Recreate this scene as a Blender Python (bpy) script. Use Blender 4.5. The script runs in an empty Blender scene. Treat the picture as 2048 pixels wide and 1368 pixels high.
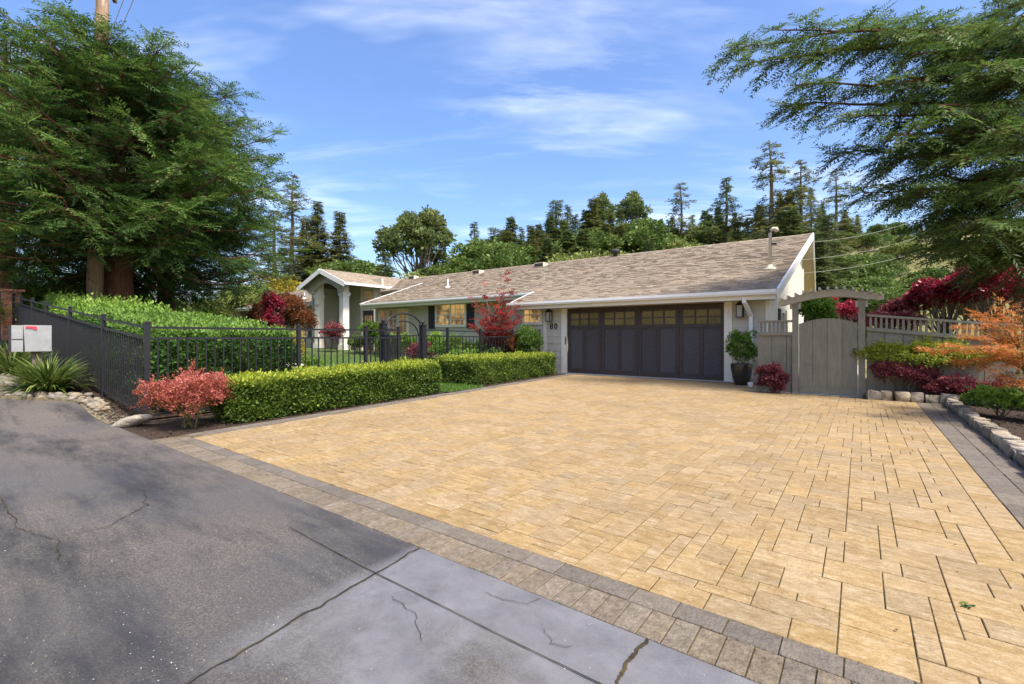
import bpy, math, random
import numpy as np
from mathutils import Vector, Matrix
R = math.radians
S = bpy.context.scene
C = S.collection
# ---------------------------------------------------------------- camera, sky, sun, exposure
CAMH, YAW = 1.22, R(36.8)
cd = bpy.data.cameras.new('camera'); cam = bpy.data.objects.new('camera', cd); C.objects.link(cam)
cd.sensor_width = 36.0; cd.lens = 930/2048*36; cd.shift_y = -12/2048
cd.clip_start = 0.05; cd.clip_end = 3000
cam.location = (0, 0, CAMH); cam.rotation_euler = (R(90), 0, YAW)
S.camera = cam
SUN_EL, SUN_AZ = R(56), R(-16)         # azimuth measured from +X towards +Y: high, from the right
world = bpy.data.worlds.new('World'); S.world = world; world.use_nodes = True
def build_world():
    nt = world.node_tree; N = nt.nodes; L = nt.links; N.clear()
    out = N.new('ShaderNodeOutputWorld'); bg = N.new('ShaderNodeBackground'); bg.inputs[1].default_value = 0.14
    sky = N.new('ShaderNodeTexSky'); sky.sky_type = 'NISHITA'; sky.sun_disc = False
    sky.sun_elevation = SUN_EL; sky.sun_rotation = math.pi/2 - SUN_AZ
    sky.altitude = 100; sky.air_density = 1.0; sky.dust_density = 3.0; sky.ozone_density = 2.0
    hs = N.new('ShaderNodeHueSaturation'); hs.inputs['Hue'].default_value = .508; hs.inputs['Saturation'].default_value = 1.32; hs.inputs['Value'].default_value = .92
    L.new(sky.outputs[0], hs.inputs['Color'])
    tc = N.new('ShaderNodeTexCoord'); sep = N.new('ShaderNodeSeparateXYZ'); L.new(tc.outputs['Generated'], sep.inputs[0])
    ad = N.new('ShaderNodeMath'); ad.operation = 'ADD'; ad.inputs[1].default_value = 0.16; L.new(sep.outputs[2], ad.inputs[0])
    mx = N.new('ShaderNodeMath'); mx.operation = 'MAXIMUM'; mx.inputs[1].default_value = 0.05; L.new(ad.outputs[0], mx.inputs[0])
    dx = N.new('ShaderNodeMath'); dx.operation = 'DIVIDE'; L.new(sep.outputs[0], dx.inputs[0]); L.new(mx.outputs[0], dx.inputs[1])
    dy = N.new('ShaderNodeMath'); dy.operation = 'DIVIDE'; L.new(sep.outputs[1], dy.inputs[0]); L.new(mx.outputs[0], dy.inputs[1])
    cb = N.new('ShaderNodeCombineXYZ'); L.new(dx.outputs[0], cb.inputs[0]); L.new(dy.outputs[0], cb.inputs[1])
    def noise(rot, sc, scale, det, dist, off):
        vr = N.new('ShaderNodeVectorRotate'); vr.rotation_type = 'Z_AXIS'; vr.inputs['Angle'].default_value = rot; L.new(cb.outputs[0], vr.inputs[0])
        mp = N.new('ShaderNodeMapping'); mp.inputs['Scale'].default_value = sc
        mp.inputs['Location'].default_value = off; L.new(vr.outputs[0], mp.inputs[0])
        n = N.new('ShaderNodeTexNoise'); n.inputs['Scale'].default_value = scale; n.inputs['Detail'].default_value = det
        n.inputs['Roughness'].default_value = 0.62; n.inputs['Distortion'].default_value = dist; L.new(mp.outputs[0], n.inputs[0])
        return n.outputs[0]
    a = noise(R(-33), (0.55, 1.25, 1), 1.5, 4, 0.25, (3.1, 0.7, 0)); b = noise(R(-37), (0.42, 1.9, 1), 1.7, 7, 0.7, (8.3, 2.2, 0))
    ra = N.new('ShaderNodeValToRGB'); ra.color_ramp.elements[0].position = 0.44; ra.color_ramp.elements[1].position = 0.66; L.new(a, ra.inputs[0])
    rb = N.new('ShaderNodeValToRGB'); rb.color_ramp.elements[0].position = 0.42; rb.color_ramp.elements[1].position = 0.72; L.new(b, rb.inputs[0])
    mu = N.new('ShaderNodeMath'); mu.operation = 'MULTIPLY'; L.new(ra.outputs[0], mu.inputs[0]); L.new(rb.outputs[0], mu.inputs[1])
    m2 = N.new('ShaderNodeMath'); m2.operation = 'MULTIPLY_ADD'; m2.inputs[1].default_value = 0.5; m2.inputs[2].default_value = 0.05; L.new(mu.outputs[0], m2.inputs[0])
    mix = N.new('ShaderNodeMix'); mix.data_type = 'RGBA'; L.new(m2.outputs[0], mix.inputs[0])
    L.new(hs.outputs[0], mix.inputs[6]); mix.inputs[7].default_value = (6.0, 6.15, 6.5, 1)
    L.new(mix.outputs[2], bg.inputs[0]); L.new(bg.outputs[0], out.inputs[0])
build_world()
sd = bpy.data.lights.new('sun', 'SUN'); sd.energy = 2.9; sd.angle = R(9.0); sd.color = (1.0, 0.94, 0.84)
so = bpy.data.objects.new('sun', sd); C.objects.link(so)
sv = Vector((math.cos(SUN_EL)*math.cos(SUN_AZ), math.cos(SUN_EL)*math.sin(SUN_AZ), math.sin(SUN_EL)))
so.rotation_euler = sv.to_track_quat('Z', 'Y').to_euler(); so.location = (0, 0, 40)
S.view_settings.view_transform = 'Standard'; S.view_settings.look = 'None'
S.view_settings.exposure = 1.22; S.view_settings.gamma = 1.0; S.view_settings.use_curve_mapping = False
S.cycles.max_bounces = 8; S.cycles.diffuse_bounces = 5; S.cycles.glossy_bounces = 3; S.cycles.transmission_bounces = 4
S.cycles.transparent_max_bounces = 6

rng = np.random.default_rng(7); random.seed(7)
ct, st = math.cos(YAW), math.sin(YAW)
def at(px, py, Z):                      # a point of the place, Z metres in front of where the photographer stood
    xc = (px-1024)/930*Z
    return np.array((xc*ct - Z*st, xc*st + Z*ct, CAMH + (672-py)/930*Z))
def sm(t): t = min(1, max(0, t)); return t*t*(3-2*t)
def G(x, y):                            # lie of the land
    left = max(0.0, -8.4-x); left = left if left < 14 else 14+(1-math.exp(-(left-14)/14))*14
    s = 0.09 + (0.028-0.09)*sm((y-2.5)/9)
    z = s*left*sm(left/1.5)
    z += 17*sm((y-34)/70) + 9*sm((-7-y)/30)
    if x > 1.5: z -= 0.03*min(x-1.5, 10)*sm((20-y)/10)
    return z
# ---------------------------------------------------------------- materials
MATS = {}
def surf(name, c1, c2=None, scale=6.0, rough=0.75, bump=0.0, bscale=60.0, island=0.0, spec=0.3, c3=None, c3scale=1.0, c3pos=(0.5, 0.7),
         stretch=(1, 1, 1), emit=0.0, metal=0.0, detail=6.0, dirt=0.0, dscale=.6):
    m = bpy.data.materials.new(name); m.use_nodes = True; nt = m.node_tree; N = nt.nodes; L = nt.links
    b = N['Principled BSDF']; b.inputs['Roughness'].default_value = rough; b.inputs['Specular IOR Level'].default_value = spec
    b.inputs['Metallic'].default_value = metal
    geo = N.new('ShaderNodeNewGeometry'); mp = N.new('ShaderNodeMapping'); mp.inputs['Scale'].default_value = stretch
    L.new(geo.outputs['Position'], mp.inputs[0])
    n = N.new('ShaderNodeTexNoise'); n.inputs['Scale'].default_value = scale; n.inputs['Detail'].default_value = detail; n.inputs['Roughness'].default_value = 0.65
    L.new(mp.outputs[0], n.inputs[0])
    rp = N.new('ShaderNodeValToRGB'); rp.color_ramp.elements[0].position = 0.33; rp.color_ramp.elements[1].position = 0.68
    rp.color_ramp.elements[0].color = (*c1, 1); rp.color_ramp.elements[1].color = (*(c2 or c1), 1)
    L.new(n.outputs[0], rp.inputs[0]); col = rp.outputs[0]
    if c3:
        n3 = N.new('ShaderNodeTexNoise'); n3.inputs['Scale'].default_value = c3scale; n3.inputs['Detail'].default_value = 7; n3.inputs['Roughness'].default_value = 0.7
        L.new(mp.outputs[0], n3.inputs[0]); r3 = N.new('ShaderNodeValToRGB'); r3.color_ramp.elements[0].position = c3pos[0]; r3.color_ramp.elements[1].position = c3pos[1]
        L.new(n3.outputs[0], r3.inputs[0]); mx = N.new('ShaderNodeMix'); mx.data_type = 'RGBA'; L.new(r3.outputs[0], mx.inputs[0])
        L.new(col, mx.inputs[6]); mx.inputs[7].default_value = (*c3, 1); col = mx.outputs[2]
    if island:
        oi = N.new('ShaderNodeObjectInfo'); a = N.new('ShaderNodeMath'); a.operation = 'ADD'
        L.new(geo.outputs['Random Per Island'], a.inputs[0]); L.new(oi.outputs['Random'], a.inputs[1])
        f = N.new('ShaderNodeMath'); f.operation = 'FRACT'; L.new(a.outputs[0], f.inputs[0])
        mr = N.new('ShaderNodeMapRange'); mr.inputs[3].default_value = 1-island; mr.inputs[4].default_value = 1+island; L.new(f.outputs[0], mr.inputs[0])
        hv = N.new('ShaderNodeHueSaturation'); L.new(mr.outputs[0], hv.inputs['Value']); L.new(col, hv.inputs['Color'])
        f2 = N.new('ShaderNodeMath'); f2.operation = 'MULTIPLY'; f2.inputs[1].default_value = 7.31; L.new(f.outputs[0], f2.inputs[0])
        f3 = N.new('ShaderNodeMath'); f3.operation = 'FRACT'; L.new(f2.outputs[0], f3.inputs[0])
        ms = N.new('ShaderNodeMapRange'); ms.inputs[3].default_value = 1-island*0.8; ms.inputs[4].default_value = 1+island*0.6; L.new(f3.outputs[0], ms.inputs[0])
        L.new(ms.outputs[0], hv.inputs['Saturation']); col = hv.outputs[0]
    if dirt:
        nd = N.new('ShaderNodeTexNoise'); nd.inputs['Scale'].default_value = dscale; nd.inputs['Detail'].default_value = 9; nd.inputs['Roughness'].default_value = .72; nd.inputs['Distortion'].default_value = .4
        L.new(geo.outputs['Position'], nd.inputs[0]); md = N.new('ShaderNodeMapRange'); md.inputs[1].default_value = .42; md.inputs[2].default_value = .70; md.inputs[3].default_value = 1.0; md.inputs[4].default_value = 1-dirt
        L.new(nd.outputs[0], md.inputs[0]); hd = N.new('ShaderNodeHueSaturation'); L.new(md.outputs[0], hd.inputs['Value']); L.new(col, hd.inputs['Color']); col = hd.outputs[0]
    L.new(col, b.inputs['Base Color'])
    if bump:
        n2 = N.new('ShaderNodeTexNoise'); n2.inputs['Scale'].default_value = bscale; n2.inputs['Detail'].default_value = 4; L.new(mp.outputs[0], n2.inputs[0])
        bp = N.new('ShaderNodeBump'); bp.inputs['Strength'].default_value = bump; bp.inputs['Distance'].default_value = 0.02
        L.new(n2.outputs[0], bp.inputs['Height']); L.new(bp.outputs[0], b.inputs['Normal'])
    if emit:
        L.new(col, b.inputs['Emission Color']); b.inputs['Emission Strength'].default_value = emit
    MATS[name] = m; return m
def leafmat(name, c0, c1, c2, trans=0.3, rough=0.5, spec=0.3):
    m = bpy.data.materials.new(name); m.use_nodes = True; nt = m.node_tree; N = nt.nodes; L = nt.links
    b = N['Principled BSDF']; b.inputs['Roughness'].default_value = rough; b.inputs['Specular IOR Level'].default_value = spec
    a = N.new('ShaderNodeAttribute'); a.attribute_name = 'tone'
    rp = N.new('ShaderNodeValToRGB'); e = rp.color_ramp.elements; e[0].color = (*c0, 1); e[1].color = (*c2, 1)
    k = e.new(0.5); k.color = (*c1, 1); L.new(a.outputs['Fac'], rp.inputs[0]); L.new(rp.outputs[0], b.inputs['Base Color'])
    t = N.new('ShaderNodeBsdfTranslucent'); L.new(rp.outputs[0], t.inputs[0]); mx = N.new('ShaderNodeMixShader'); mx.inputs[0].default_value = trans
    L.new(b.outputs[0], mx.inputs[1]); L.new(t.outputs[0], mx.inputs[2]); L.new(mx.outputs[0], N['Material Output'].inputs[0])
    MATS[name] = m; return m
# ---------------------------------------------------------------- mesh helpers
class MB:
    def __init__(s): s.v = []; s.f = []
    def add(s, v, f):
        o = len(s.v); s.v += [tuple(map(float, p)) for p in v]; s.f += [tuple(i+o for i in q) for q in f]; return s
    def box(s, x0, x1, y0, y1, z0, z1):
        return s.add([(x0,y0,z0),(x1,y0,z0),(x1,y1,z0),(x0,y1,z0),(x0,y0,z1),(x1,y0,z1),(x1,y1,z1),(x0,y1,z1)],
                     [(0,3,2,1),(4,5,6,7),(0,1,5,4),(1,2,6,5),(2,3,7,6),(3,0,4,7)])
    def bar(s, p, q, w, h, up=(0, 0, 1)):               # rectangular bar between two points
        p = Vector(p); q = Vector(q); d = (q-p).normalized(); u = Vector(up)
        if abs(d.dot(u)) > 0.98: u = Vector((0, 1, 0))
        a = d.cross(u).normalized()*w/2; b = a.cross(d).normalized()*h/2
        v = [p-a-b, p+a-b, p+a+b, p-a+b, q-a-b, q+a-b, q+a+b, q-a+b]
        return s.add(v, [(0,1,2,3),(7,6,5,4),(0,4,5,1),(1,5,6,2),(2,6,7,3),(3,7,4,0)])
    def tube(s, pts, rad, n=8):
        pts = [Vector(p) for p in pts]; rad = rad if hasattr(rad, '__len__') else [rad]*len(pts); rings = []
        for i, p in enumerate(pts):
            d = (pts[min(i+1, len(pts)-1)]-pts[max(i-1, 0)]).normalized(); u = Vector((0, 0, 1)) if abs(d.z) < 0.9 else Vector((1, 0, 0))
            a = d.cross(u).normalized(); b = a.cross(d)
            rings.append([p+(a*math.cos(2*math.pi*k/n)+b*math.sin(2*math.pi*k/n))*rad[i] for k in range(n)])
        f = []
        for i in range(len(pts)-1):
            for k in range(n): f.append((i*n+k, i*n+(k+1) % n, (i+1)*n+(k+1) % n, (i+1)*n+k))
        f.append(tuple(range(n))[::-1]); f.append(tuple(range((len(pts)-1)*n, len(pts)*n)))
        return s.add([p for r in rings for p in r], f)
    def lathe(s, c, prof, n=20, closed=True):
        v = []; f = []
        for r, z in prof: v += [(c[0]+r*math.cos(2*math.pi*k/n), c[1]+r*math.sin(2*math.pi*k/n), c[2]+z) for k in range(n)]
        for i in range(len(prof)-1):
            for k in range(n): f.append((i*n+k, i*n+(k+1) % n, (i+1)*n+(k+1) % n, (i+1)*n+k))
        if closed: f.append(tuple(range(n))[::-1]); f.append(tuple(range((len(prof)-1)*n, len(prof)*n)))
        return s.add(v, f)
    def extrude(s, poly, d):                            # polygon (3D points) pushed along d
        n = len(poly); d = Vector(d); p = [Vector(q) for q in poly]
        return s.add(p+[q+d for q in p], [tuple(range(n))[::-1], tuple(range(n, 2*n))]+[(i, (i+1) % n, (i+1) % n+n, i+n) for i in range(n)])
    def mesh(s, name):
        me = bpy.data.meshes.new(name); me.from_pydata(s.v, [], s.f); me.update(); return me
    def build(s, name, m, parent=None, smooth=False):
        return link(name, s.mesh(name), m, parent, smooth)
def link(name, me, m, parent=None, smooth=False):
    if m is not None and not me.materials: me.materials.append(MATS[m] if isinstance(m, str) else m)
    if smooth: me.polygons.foreach_set('use_smooth', [True]*len(me.polygons))
    o = bpy.data.objects.new(name, me); C.objects.link(o)
    if parent: par(o, parent)
    return o
def par(o, p):
    o.parent = p
    o.matrix_parent_inverse = WORLD.get(p.name, Matrix.Identity(4)).inverted()
WORLD = {}
def tag(o, label, cat, group=None, kind=None):
    o['label'] = label; o['category'] = cat
    if group: o['group'] = group
    if kind: o['kind'] = kind
    return o
def thing(name, label, cat, loc=(0, 0, 0), group=None):
    o = bpy.data.objects.new(name, None); C.objects.link(o); o.empty_display_size = 0.2
    o.location = tuple(map(float, loc)); WORLD[o.name] = Matrix.Translation(Vector(tuple(map(float, loc))))
    return tag(o, label, cat, group)
def struct(o): o['kind'] = 'structure'; return o
def grid_sheet(name, m, xs, ys, zf):
    nx, ny = len(xs), len(ys)
    v = [(x, y, zf(x, y)) for y in ys for x in xs]
    f = [(j*nx+i, j*nx+i+1, (j+1)*nx+i+1, (j+1)*nx+i) for j in range(ny-1) for i in range(nx-1)]
    me = bpy.data.meshes.new(name); me.from_pydata(v, [], f); me.update(); return struct(link(name, me, m, None, True))
# ---------------------------------------------------------------- foliage helpers (numpy)
def nrm(a): return a/np.maximum(np.linalg.norm(a, axis=-1, keepdims=True), 1e-9)
def rdir(r, n): return nrm(r.normal(size=(n, 3)))
def leaf_mesh(name, P, D, N, L, W, tone):
    n = len(P); D = nrm(D); Sd = nrm(np.cross(D, N)); Nn = np.cross(Sd, D)
    L = np.broadcast_to(np.asarray(L, float), (n,))[:, None]; W = np.broadcast_to(np.asarray(W, float), (n,))[:, None]
    v = np.empty((n, 4, 3)); mid = P + D*L*0.45 + Nn*L*0.07
    v[:, 0] = P; v[:, 1] = mid + Sd*W/2; v[:, 2] = P + D*L; v[:, 3] = mid - Sd*W/2
    me = bpy.data.meshes.new(name); me.vertices.add(4*n); me.vertices.foreach_set('co', v.astype(np.float32).ravel())
    me.loops.add(4*n); me.loops.foreach_set('vertex_index', np.arange(4*n, dtype=np.int32))
    me.polygons.add(n); me.polygons.foreach_set('loop_start', np.arange(0, 4*n, 4, dtype=np.int32))
    me.update(calc_edges=True)
    at_ = me.attributes.new('tone', 'FLOAT', 'POINT'); at_.data.foreach_set('value', np.repeat(np.clip(tone, 0, 1), 4).astype(np.float32))
    return me
def sprays(r, P, D, N, ln, pairs=3, lw=0.34, ang=0.85, ratio=0.5):
    """flat fern-like sprays: pairs of leaves along an axis; returns leaf P, D, N, L, W, index of spray"""
    n = len(P); D = nrm(D); Sd = nrm(np.cross(D, N)); Nn = np.cross(Sd, D); out = []
    idx = np.arange(n); ln = np.broadcast_to(ln, (n,))
    for k in range(pairs):
        t = (k+0.3)/pairs; L = ln*ratio*(1-0.45*t)
        for sgn in (-1, 1):
            d = nrm(D*0.75 + sgn*ang*Sd + r.normal(0, .16, (n, 3)))
            out.append((P + D*(ln*t)[:, None], d, Nn + r.normal(0, .3, (n, 3)), L, L*lw, idx))
    out.append((P + D*(ln*.8)[:, None], D, Nn, ln*ratio*0.8, ln*ratio*lw*0.8, idx))
    return [np.concatenate(a) for a in zip(*out)]
def limb_sprays(r, pts, L2, nsec, nsp, droop=0.25, t0=0.15, flat=0.25, secs=None):
    """secondaries alternate from a limb polyline; sprays sit along them. returns P, D, N, t"""
    pts = np.asarray(pts, float); seg = np.linalg.norm(np.diff(pts, axis=0), axis=1); cum = np.concatenate([[0], np.cumsum(seg)])/seg.sum()
    t = np.sort(r.uniform(t0, 1, nsec)); t[-1] = 1
    B = np.stack([np.interp(t, cum, pts[:, i]) for i in range(3)], 1)
    ax = nrm(np.stack([np.interp(np.minimum(t+.05, 1), cum, pts[:, i])-np.interp(np.maximum(t-.06, 0), cum, pts[:, i]) for i in range(3)], 1))
    side = nrm(np.cross(ax, np.array([0, 0, 1.0]))); sg = np.where(np.arange(nsec) % 2 == 0, 1, -1)[:, None]
    sd = nrm(ax*r.uniform(.35, .9, (nsec, 1)) + side*sg*r.uniform(.5, 1.0, (nsec, 1)) + r.normal(0, flat, (nsec, 3))*np.array([.5, .5, 1]))
    sl = L2*(1.05-0.65*t)*r.uniform(.65, 1.2, nsec)
    u = (np.arange(nsp)+.5)/nsp
    P = B[:, None]+sd[:, None]*(sl[:, None]*u)[..., None]; P[..., 2] -= droop*(sl[:, None]*u**2)
    dd = np.broadcast_to(sd[:, None], P.shape).copy(); dd[..., 2] -= droop*1.2*u
    s2 = nrm(np.cross(dd, np.array([0, 0, 1.0]))); alt = np.where(np.arange(nsp) % 2 == 0, 1, -1)[None, :, None]
    d2 = nrm(dd*0.9 + s2*alt*0.65 + r.normal(0, .2, P.shape) + np.array([0, 0, -.12]))
    up = np.array([0, 0, 1.0])+r.normal(0, .3, P.shape)
    if secs is not None: secs += [(B[i], P[i, -1]) for i in range(nsec)]
    tt = np.broadcast_to(t[:, None], P.shape[:2])
    return P.reshape(-1, 3), d2.reshape(-1, 3), up.reshape(-1, 3), tt.ravel()
def bark_tube(mb, p, q, r0, r1, n=6, bend=0.0, rr=None, k=5):
    p = np.asarray(p, float); q = np.asarray(q, float); pts = []; off = (rr.normal(0, 1, 3)*bend if rr is not None else 0)
    for i in range(k):
        t = i/(k-1); pts.append(p+(q-p)*t+off*math.sin(math.pi*t))
    mb.tube(pts, [r0+(r1-r0)*i/(k-1) for i in range(k)], n); return pts
# palette
def asphalt():
    m = bpy.data.materials.new('asphalt'); m.use_nodes = True; nt = m.node_tree; N = nt.nodes; L = nt.links; b = N['Principled BSDF']; b.inputs['Specular IOR Level'].default_value = .3
    geo = N.new('ShaderNodeNewGeometry'); pos = geo.outputs['Position']; sep = N.new('ShaderNodeSeparateXYZ'); L.new(pos, sep.inputs[0])
    def noise(scale, det, rough=.6, stretch=(1, 1, 1), rot=0):
        mp = N.new('ShaderNodeMapping'); mp.inputs['Scale'].default_value = stretch; mp.inputs['Rotation'].default_value = (0, 0, rot); L.new(pos, mp.inputs[0])
        n = N.new('ShaderNodeTexNoise'); n.inputs['Scale'].default_value = scale; n.inputs['Detail'].default_value = det; n.inputs['Roughness'].default_value = rough; L.new(mp.outputs[0], n.inputs[0]); return n.outputs[0]
    def ramp(v, a, c, ca=(0, 0, 0, 1), cb=(1, 1, 1, 1)):
        r = N.new('ShaderNodeValToRGB'); r.color_ramp.elements[0].position = a; r.color_ramp.elements[1].position = c; r.color_ramp.elements[0].color = ca; r.color_ramp.elements[1].color = cb; L.new(v, r.inputs[0]); return r.outputs[0]
    def mixc(f, a, c):
        x = N.new('ShaderNodeMix'); x.data_type = 'RGBA'; L.new(f, x.inputs[0])
        for k, v in ((6, a), (7, c)):
            if isinstance(v, tuple): x.inputs[k].default_value = (*v, 1)
            else: L.new(v, x.inputs[k])
        return x.outputs[2]
    def math_(op, a, c=None, d=None):
        x = N.new('ShaderNodeMath'); x.operation = op
        for i, v in enumerate((a, c, d)):
            if v is None: continue
            if isinstance(v, (int, float)): x.inputs[i].default_value = v
            else: L.new(v, x.inputs[i])
        return x.outputs[0]
    fine = ramp(noise(75, 6, .75), .3, .7, (.052, .044, .040, 1), (.205, .175, .150, 1))
    col = mixc(ramp(noise(1.3, 6), .35, .7), fine, mixc(ramp(noise(150, 2), .45, .6), (.09, .079, .076), (.165, .145, .134)))
    vor = N.new('ShaderNodeTexVoronoi'); vor.inputs['Scale'].default_value = 120; L.new(pos, vor.inputs[0])
    sx = N.new('ShaderNodeSeparateColor'); L.new(vor.outputs['Color'], sx.inputs[0])
    grain = math_('MULTIPLY', ramp(vor.outputs['Distance'], .42, .30), math_('GREATER_THAN', sx.outputs[0], .55))
    wear = ramp(noise(.55, 5), .30, .62); col = mixc(math_('MULTIPLY', grain, wear), col, (.225, .195, .155))
    # dark oily stains, drawn out along the road
    col = mixc(math_('MULTIPLY', ramp(noise(.75, 8, .70, (.55, 2.2, 1), .15), .47, .62), .85), col, (.030, .029, .034))
    col = mixc(math_('MULTIPLY', ramp(noise(.42, 6, .6), .50, .64), .4), col, (.10, .098, .112))
    # smooth slurry skin near the apron, breaking up away from it
    f = math_('ADD', math_('MULTIPLY', math_('SUBTRACT', sep.outputs[1], .75), .75), math_('MULTIPLY', math_('SUBTRACT', noise(1.6, 7, .7), .5), 2.4))
    edge = math_('MULTIPLY_ADD', math_('SUBTRACT', sep.outputs[0], -2.1), 9, 0); edge = math_('MINIMUM', math_('MAXIMUM', edge, 0), 1)
    f = math_('MULTIPLY', math_('MINIMUM', math_('MAXIMUM', math_('MULTIPLY', f, 1.6), 0), .9), edge)
    col = mixc(f, col, mixc(ramp(noise(4.5, 8, .7), .35, .68), (.122, .119, .128), (.19, .186, .196)))
    L.new(col, b.inputs['Base Color']); L.new(math_('MULTIPLY_ADD', noise(2, 4), .25, .55), b.inputs['Roughness'])
    bp = N.new('ShaderNodeBump'); bp.inputs['Distance'].default_value = .016; L.new(math_('SUBTRACT', 1.0, math_('MULTIPLY', f, .7)), bp.inputs['Strength']); L.new(noise(130, 4, .7), bp.inputs['Height']); L.new(bp.outputs[0], b.inputs['Normal'])
    MATS['asphalt'] = m
asphalt()
surf('concrete_strip', (.20,.20,.225), (.27,.27,.295), 5, .6, .25, 120, c3=(.10,.095,.10), c3scale=3.5, c3pos=(.58,.75))
surf('paver_gold', (.242,.157,.066), (.355,.250,.125), 9, .82, .5, 40, island=.11, dirt=.16, dscale=.8, c3=(.425,.33,.205), c3scale=13, c3pos=(.50,.74), stretch=(1, 2.2, 1))
surf('paver_tan', (.12,.093,.066), (.235,.19,.135), 26, .85, .6, 60, island=.15, dirt=.25, dscale=2)
surf('paver_taupe', (.122,.10,.078), (.185,.155,.122), 22, .85, .55, 60, island=.16, dirt=.2, dscale=1.5)
surf('joint_sand', (.045,.038,.015), (.15,.115,.05), 7, .95, .5, 200)
surf('mulch', (.03,.019,.013), (.08,.052,.035), 45, .95, .9, 120)
surf('soil', (.11,.085,.045), (.24,.195,.125), 12, .95, .6, 60)
surf('grass_ground', (.05,.085,.02), (.10,.14,.035), 3, .95, .6, 90)
surf('hill_ground', (.10,.11,.03), (.26,.21,.085), .25, .95, .4, 3)
surf('shingle', (.262,.203,.146), (.36,.29,.215), 30, .95, .5, 140, island=.12, dirt=.15, dscale=.5)
surf('roof_deck', (.12,.10,.085), (.16,.13,.11), 8, .95)
surf('white_trim', (.80,.785,.75), (.84,.825,.79), 3, .5, .05, 40)
surf('cream_trim', (.76,.72,.62), (.80,.76,.66), 3, .5, .05, 40)
surf('siding', (.55,.50,.41), (.60,.55,.455), 5, .65, .15, 60, stretch=(1, 1, 5), dirt=.12, dscale=1.5)
surf('siding_vert', (.46,.43,.34), (.53,.49,.39), 6, .65, .15, 60, stretch=(5, 5, .6))
surf('siding_pale', (.60,.56,.47), (.65,.61,.52), 6, .65, .1, 60, stretch=(5, 5, .6))
surf('dark_trim', (.028,.03,.042), (.038,.04,.055), 6, .5)
surf('door_frame', (.046,.035,.034), (.075,.055,.05), 10, .5, .2, 70, stretch=(1, 1, 5))
surf('door_panel', (.052,.047,.052), (.105,.096,.102), 9, .5, .5, 60, stretch=(1, 1, 9), island=.12)
surf('soffit', (.55,.47,.35), (.60,.52,.40), 6, .7)
surf('concrete', (.34,.33,.31), (.43,.42,.39), 9, .85, .3, 90)
surf('black_iron', (.014,.014,.017), (.022,.022,.026), 20, .45, .05, 60, spec=.3)
surf('timber_grey', (.185,.168,.125), (.24,.218,.162), 7, .75, .2, 60, stretch=(5, 5, .5), island=.07, dirt=.22, dscale=2.2)
surf('arbor_wood', (.33,.30,.235), (.43,.395,.31), 9, .8, .3, 60, stretch=(1.5, 3, 3))
surf('stone_pale', (.20,.165,.118), (.35,.295,.22), 9, .85, .8, 30, island=.3, c3=(.17,.145,.11), c3scale=6)
surf('river_stone', (.155,.130,.098), (.27,.23,.175), 14, .8, .4, 50, island=.3, c3=(.27,.19,.10), c3scale=2.5, c3pos=(.55,.7))
surf('brick', (.40,.15,.09), (.52,.23,.14), 14, .85, .5, 60, island=.2)
surf('mortar', (.45,.42,.37), (.52,.49,.44), 20, .95)
surf('galvanised', (.33,.325,.315), (.42,.415,.40), 8, .45, .1, 40, metal=.35)
surf('red_flag', (.75,.04,.06), (.8,.06,.08), 5, .45)
surf('pot_glaze', (.022,.018,.016), (.04,.032,.028), 9, .22, spec=.6)
surf('pot_clay', (.55,.52,.47), (.62,.59,.54), 9, .7)
surf('lamp_metal', (.02,.02,.022), (.03,.03,.032), 9, .4)
surf('number_bronze', (.02,.016,.014), (.03,.025,.02), 9, .4)
surf('vent_dark', (.03,.028,.027), (.05,.045,.042), 9, .7)
surf('pipe_beige', (.60,.53,.41), (.66,.59,.47), 9, .6)
surf('meter_grey', (.50,.48,.43), (.56,.54,.48), 9, .55)
surf('redwood_bark', (.075,.030,.018), (.165,.068,.038), 7, .95, 1.0, 26, stretch=(4, 4, .5))
surf('pole_wood', (.16,.10,.06), (.30,.20,.125), 5, .9, .6, 30, stretch=(5, 5, .4), c3=(.45,.40,.34), c3scale=1.5, c3pos=(.55,.65))
surf('grey_bark', (.12,.095,.07), (.21,.17,.13), 9, .95, .7, 30, stretch=(2, 2, .7))
surf('green_stem', (.13,.12,.04), (.20,.18,.07), 9, .8)
surf('wire', (.04,.04,.04), (.05,.05,.05), 9, .6)
surf('wire_pale', (.38,.38,.36), (.43,.43,.41), 9, .5)
surf('crack_dirt', (.012,.010,.008), (.075,.055,.022), 9, .95)
surf('leaf_litter', (.10,.05,.025), (.20,.12,.05), 30, .9, island=.3)
surf('aggregate', (.26,.225,.175), (.46,.41,.33), 30, .8, island=.5)
surf('mulch_chip', (.03,.02,.014), (.10,.065,.04), 30, .95, island=.5)
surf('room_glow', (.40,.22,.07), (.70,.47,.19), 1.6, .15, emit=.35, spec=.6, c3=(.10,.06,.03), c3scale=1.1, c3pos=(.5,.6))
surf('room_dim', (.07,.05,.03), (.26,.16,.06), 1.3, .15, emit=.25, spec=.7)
surf('glass_ochre_reflect', (.045,.033,.016), (.15,.105,.045), 1.6, .07, spec=1.0)  # mottled ochre in the base colour paints in the reflected bank
surf('lamp_glass', (.35,.35,.32), (.42,.42,.38), 2, .1, spec=.6)
surf('door_dark', (.02,.017,.02), (.035,.03,.03), 6, .35)
surf('door_glass', (.30,.16,.07), (.40,.24,.12), 3, .2, emit=.15)
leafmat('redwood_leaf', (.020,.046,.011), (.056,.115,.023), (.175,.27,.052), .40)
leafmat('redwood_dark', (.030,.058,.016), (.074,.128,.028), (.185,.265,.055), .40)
leafmat('box_leaf', (.035,.068,.012), (.12,.19,.024), (.37,.42,.04), .36)
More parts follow.
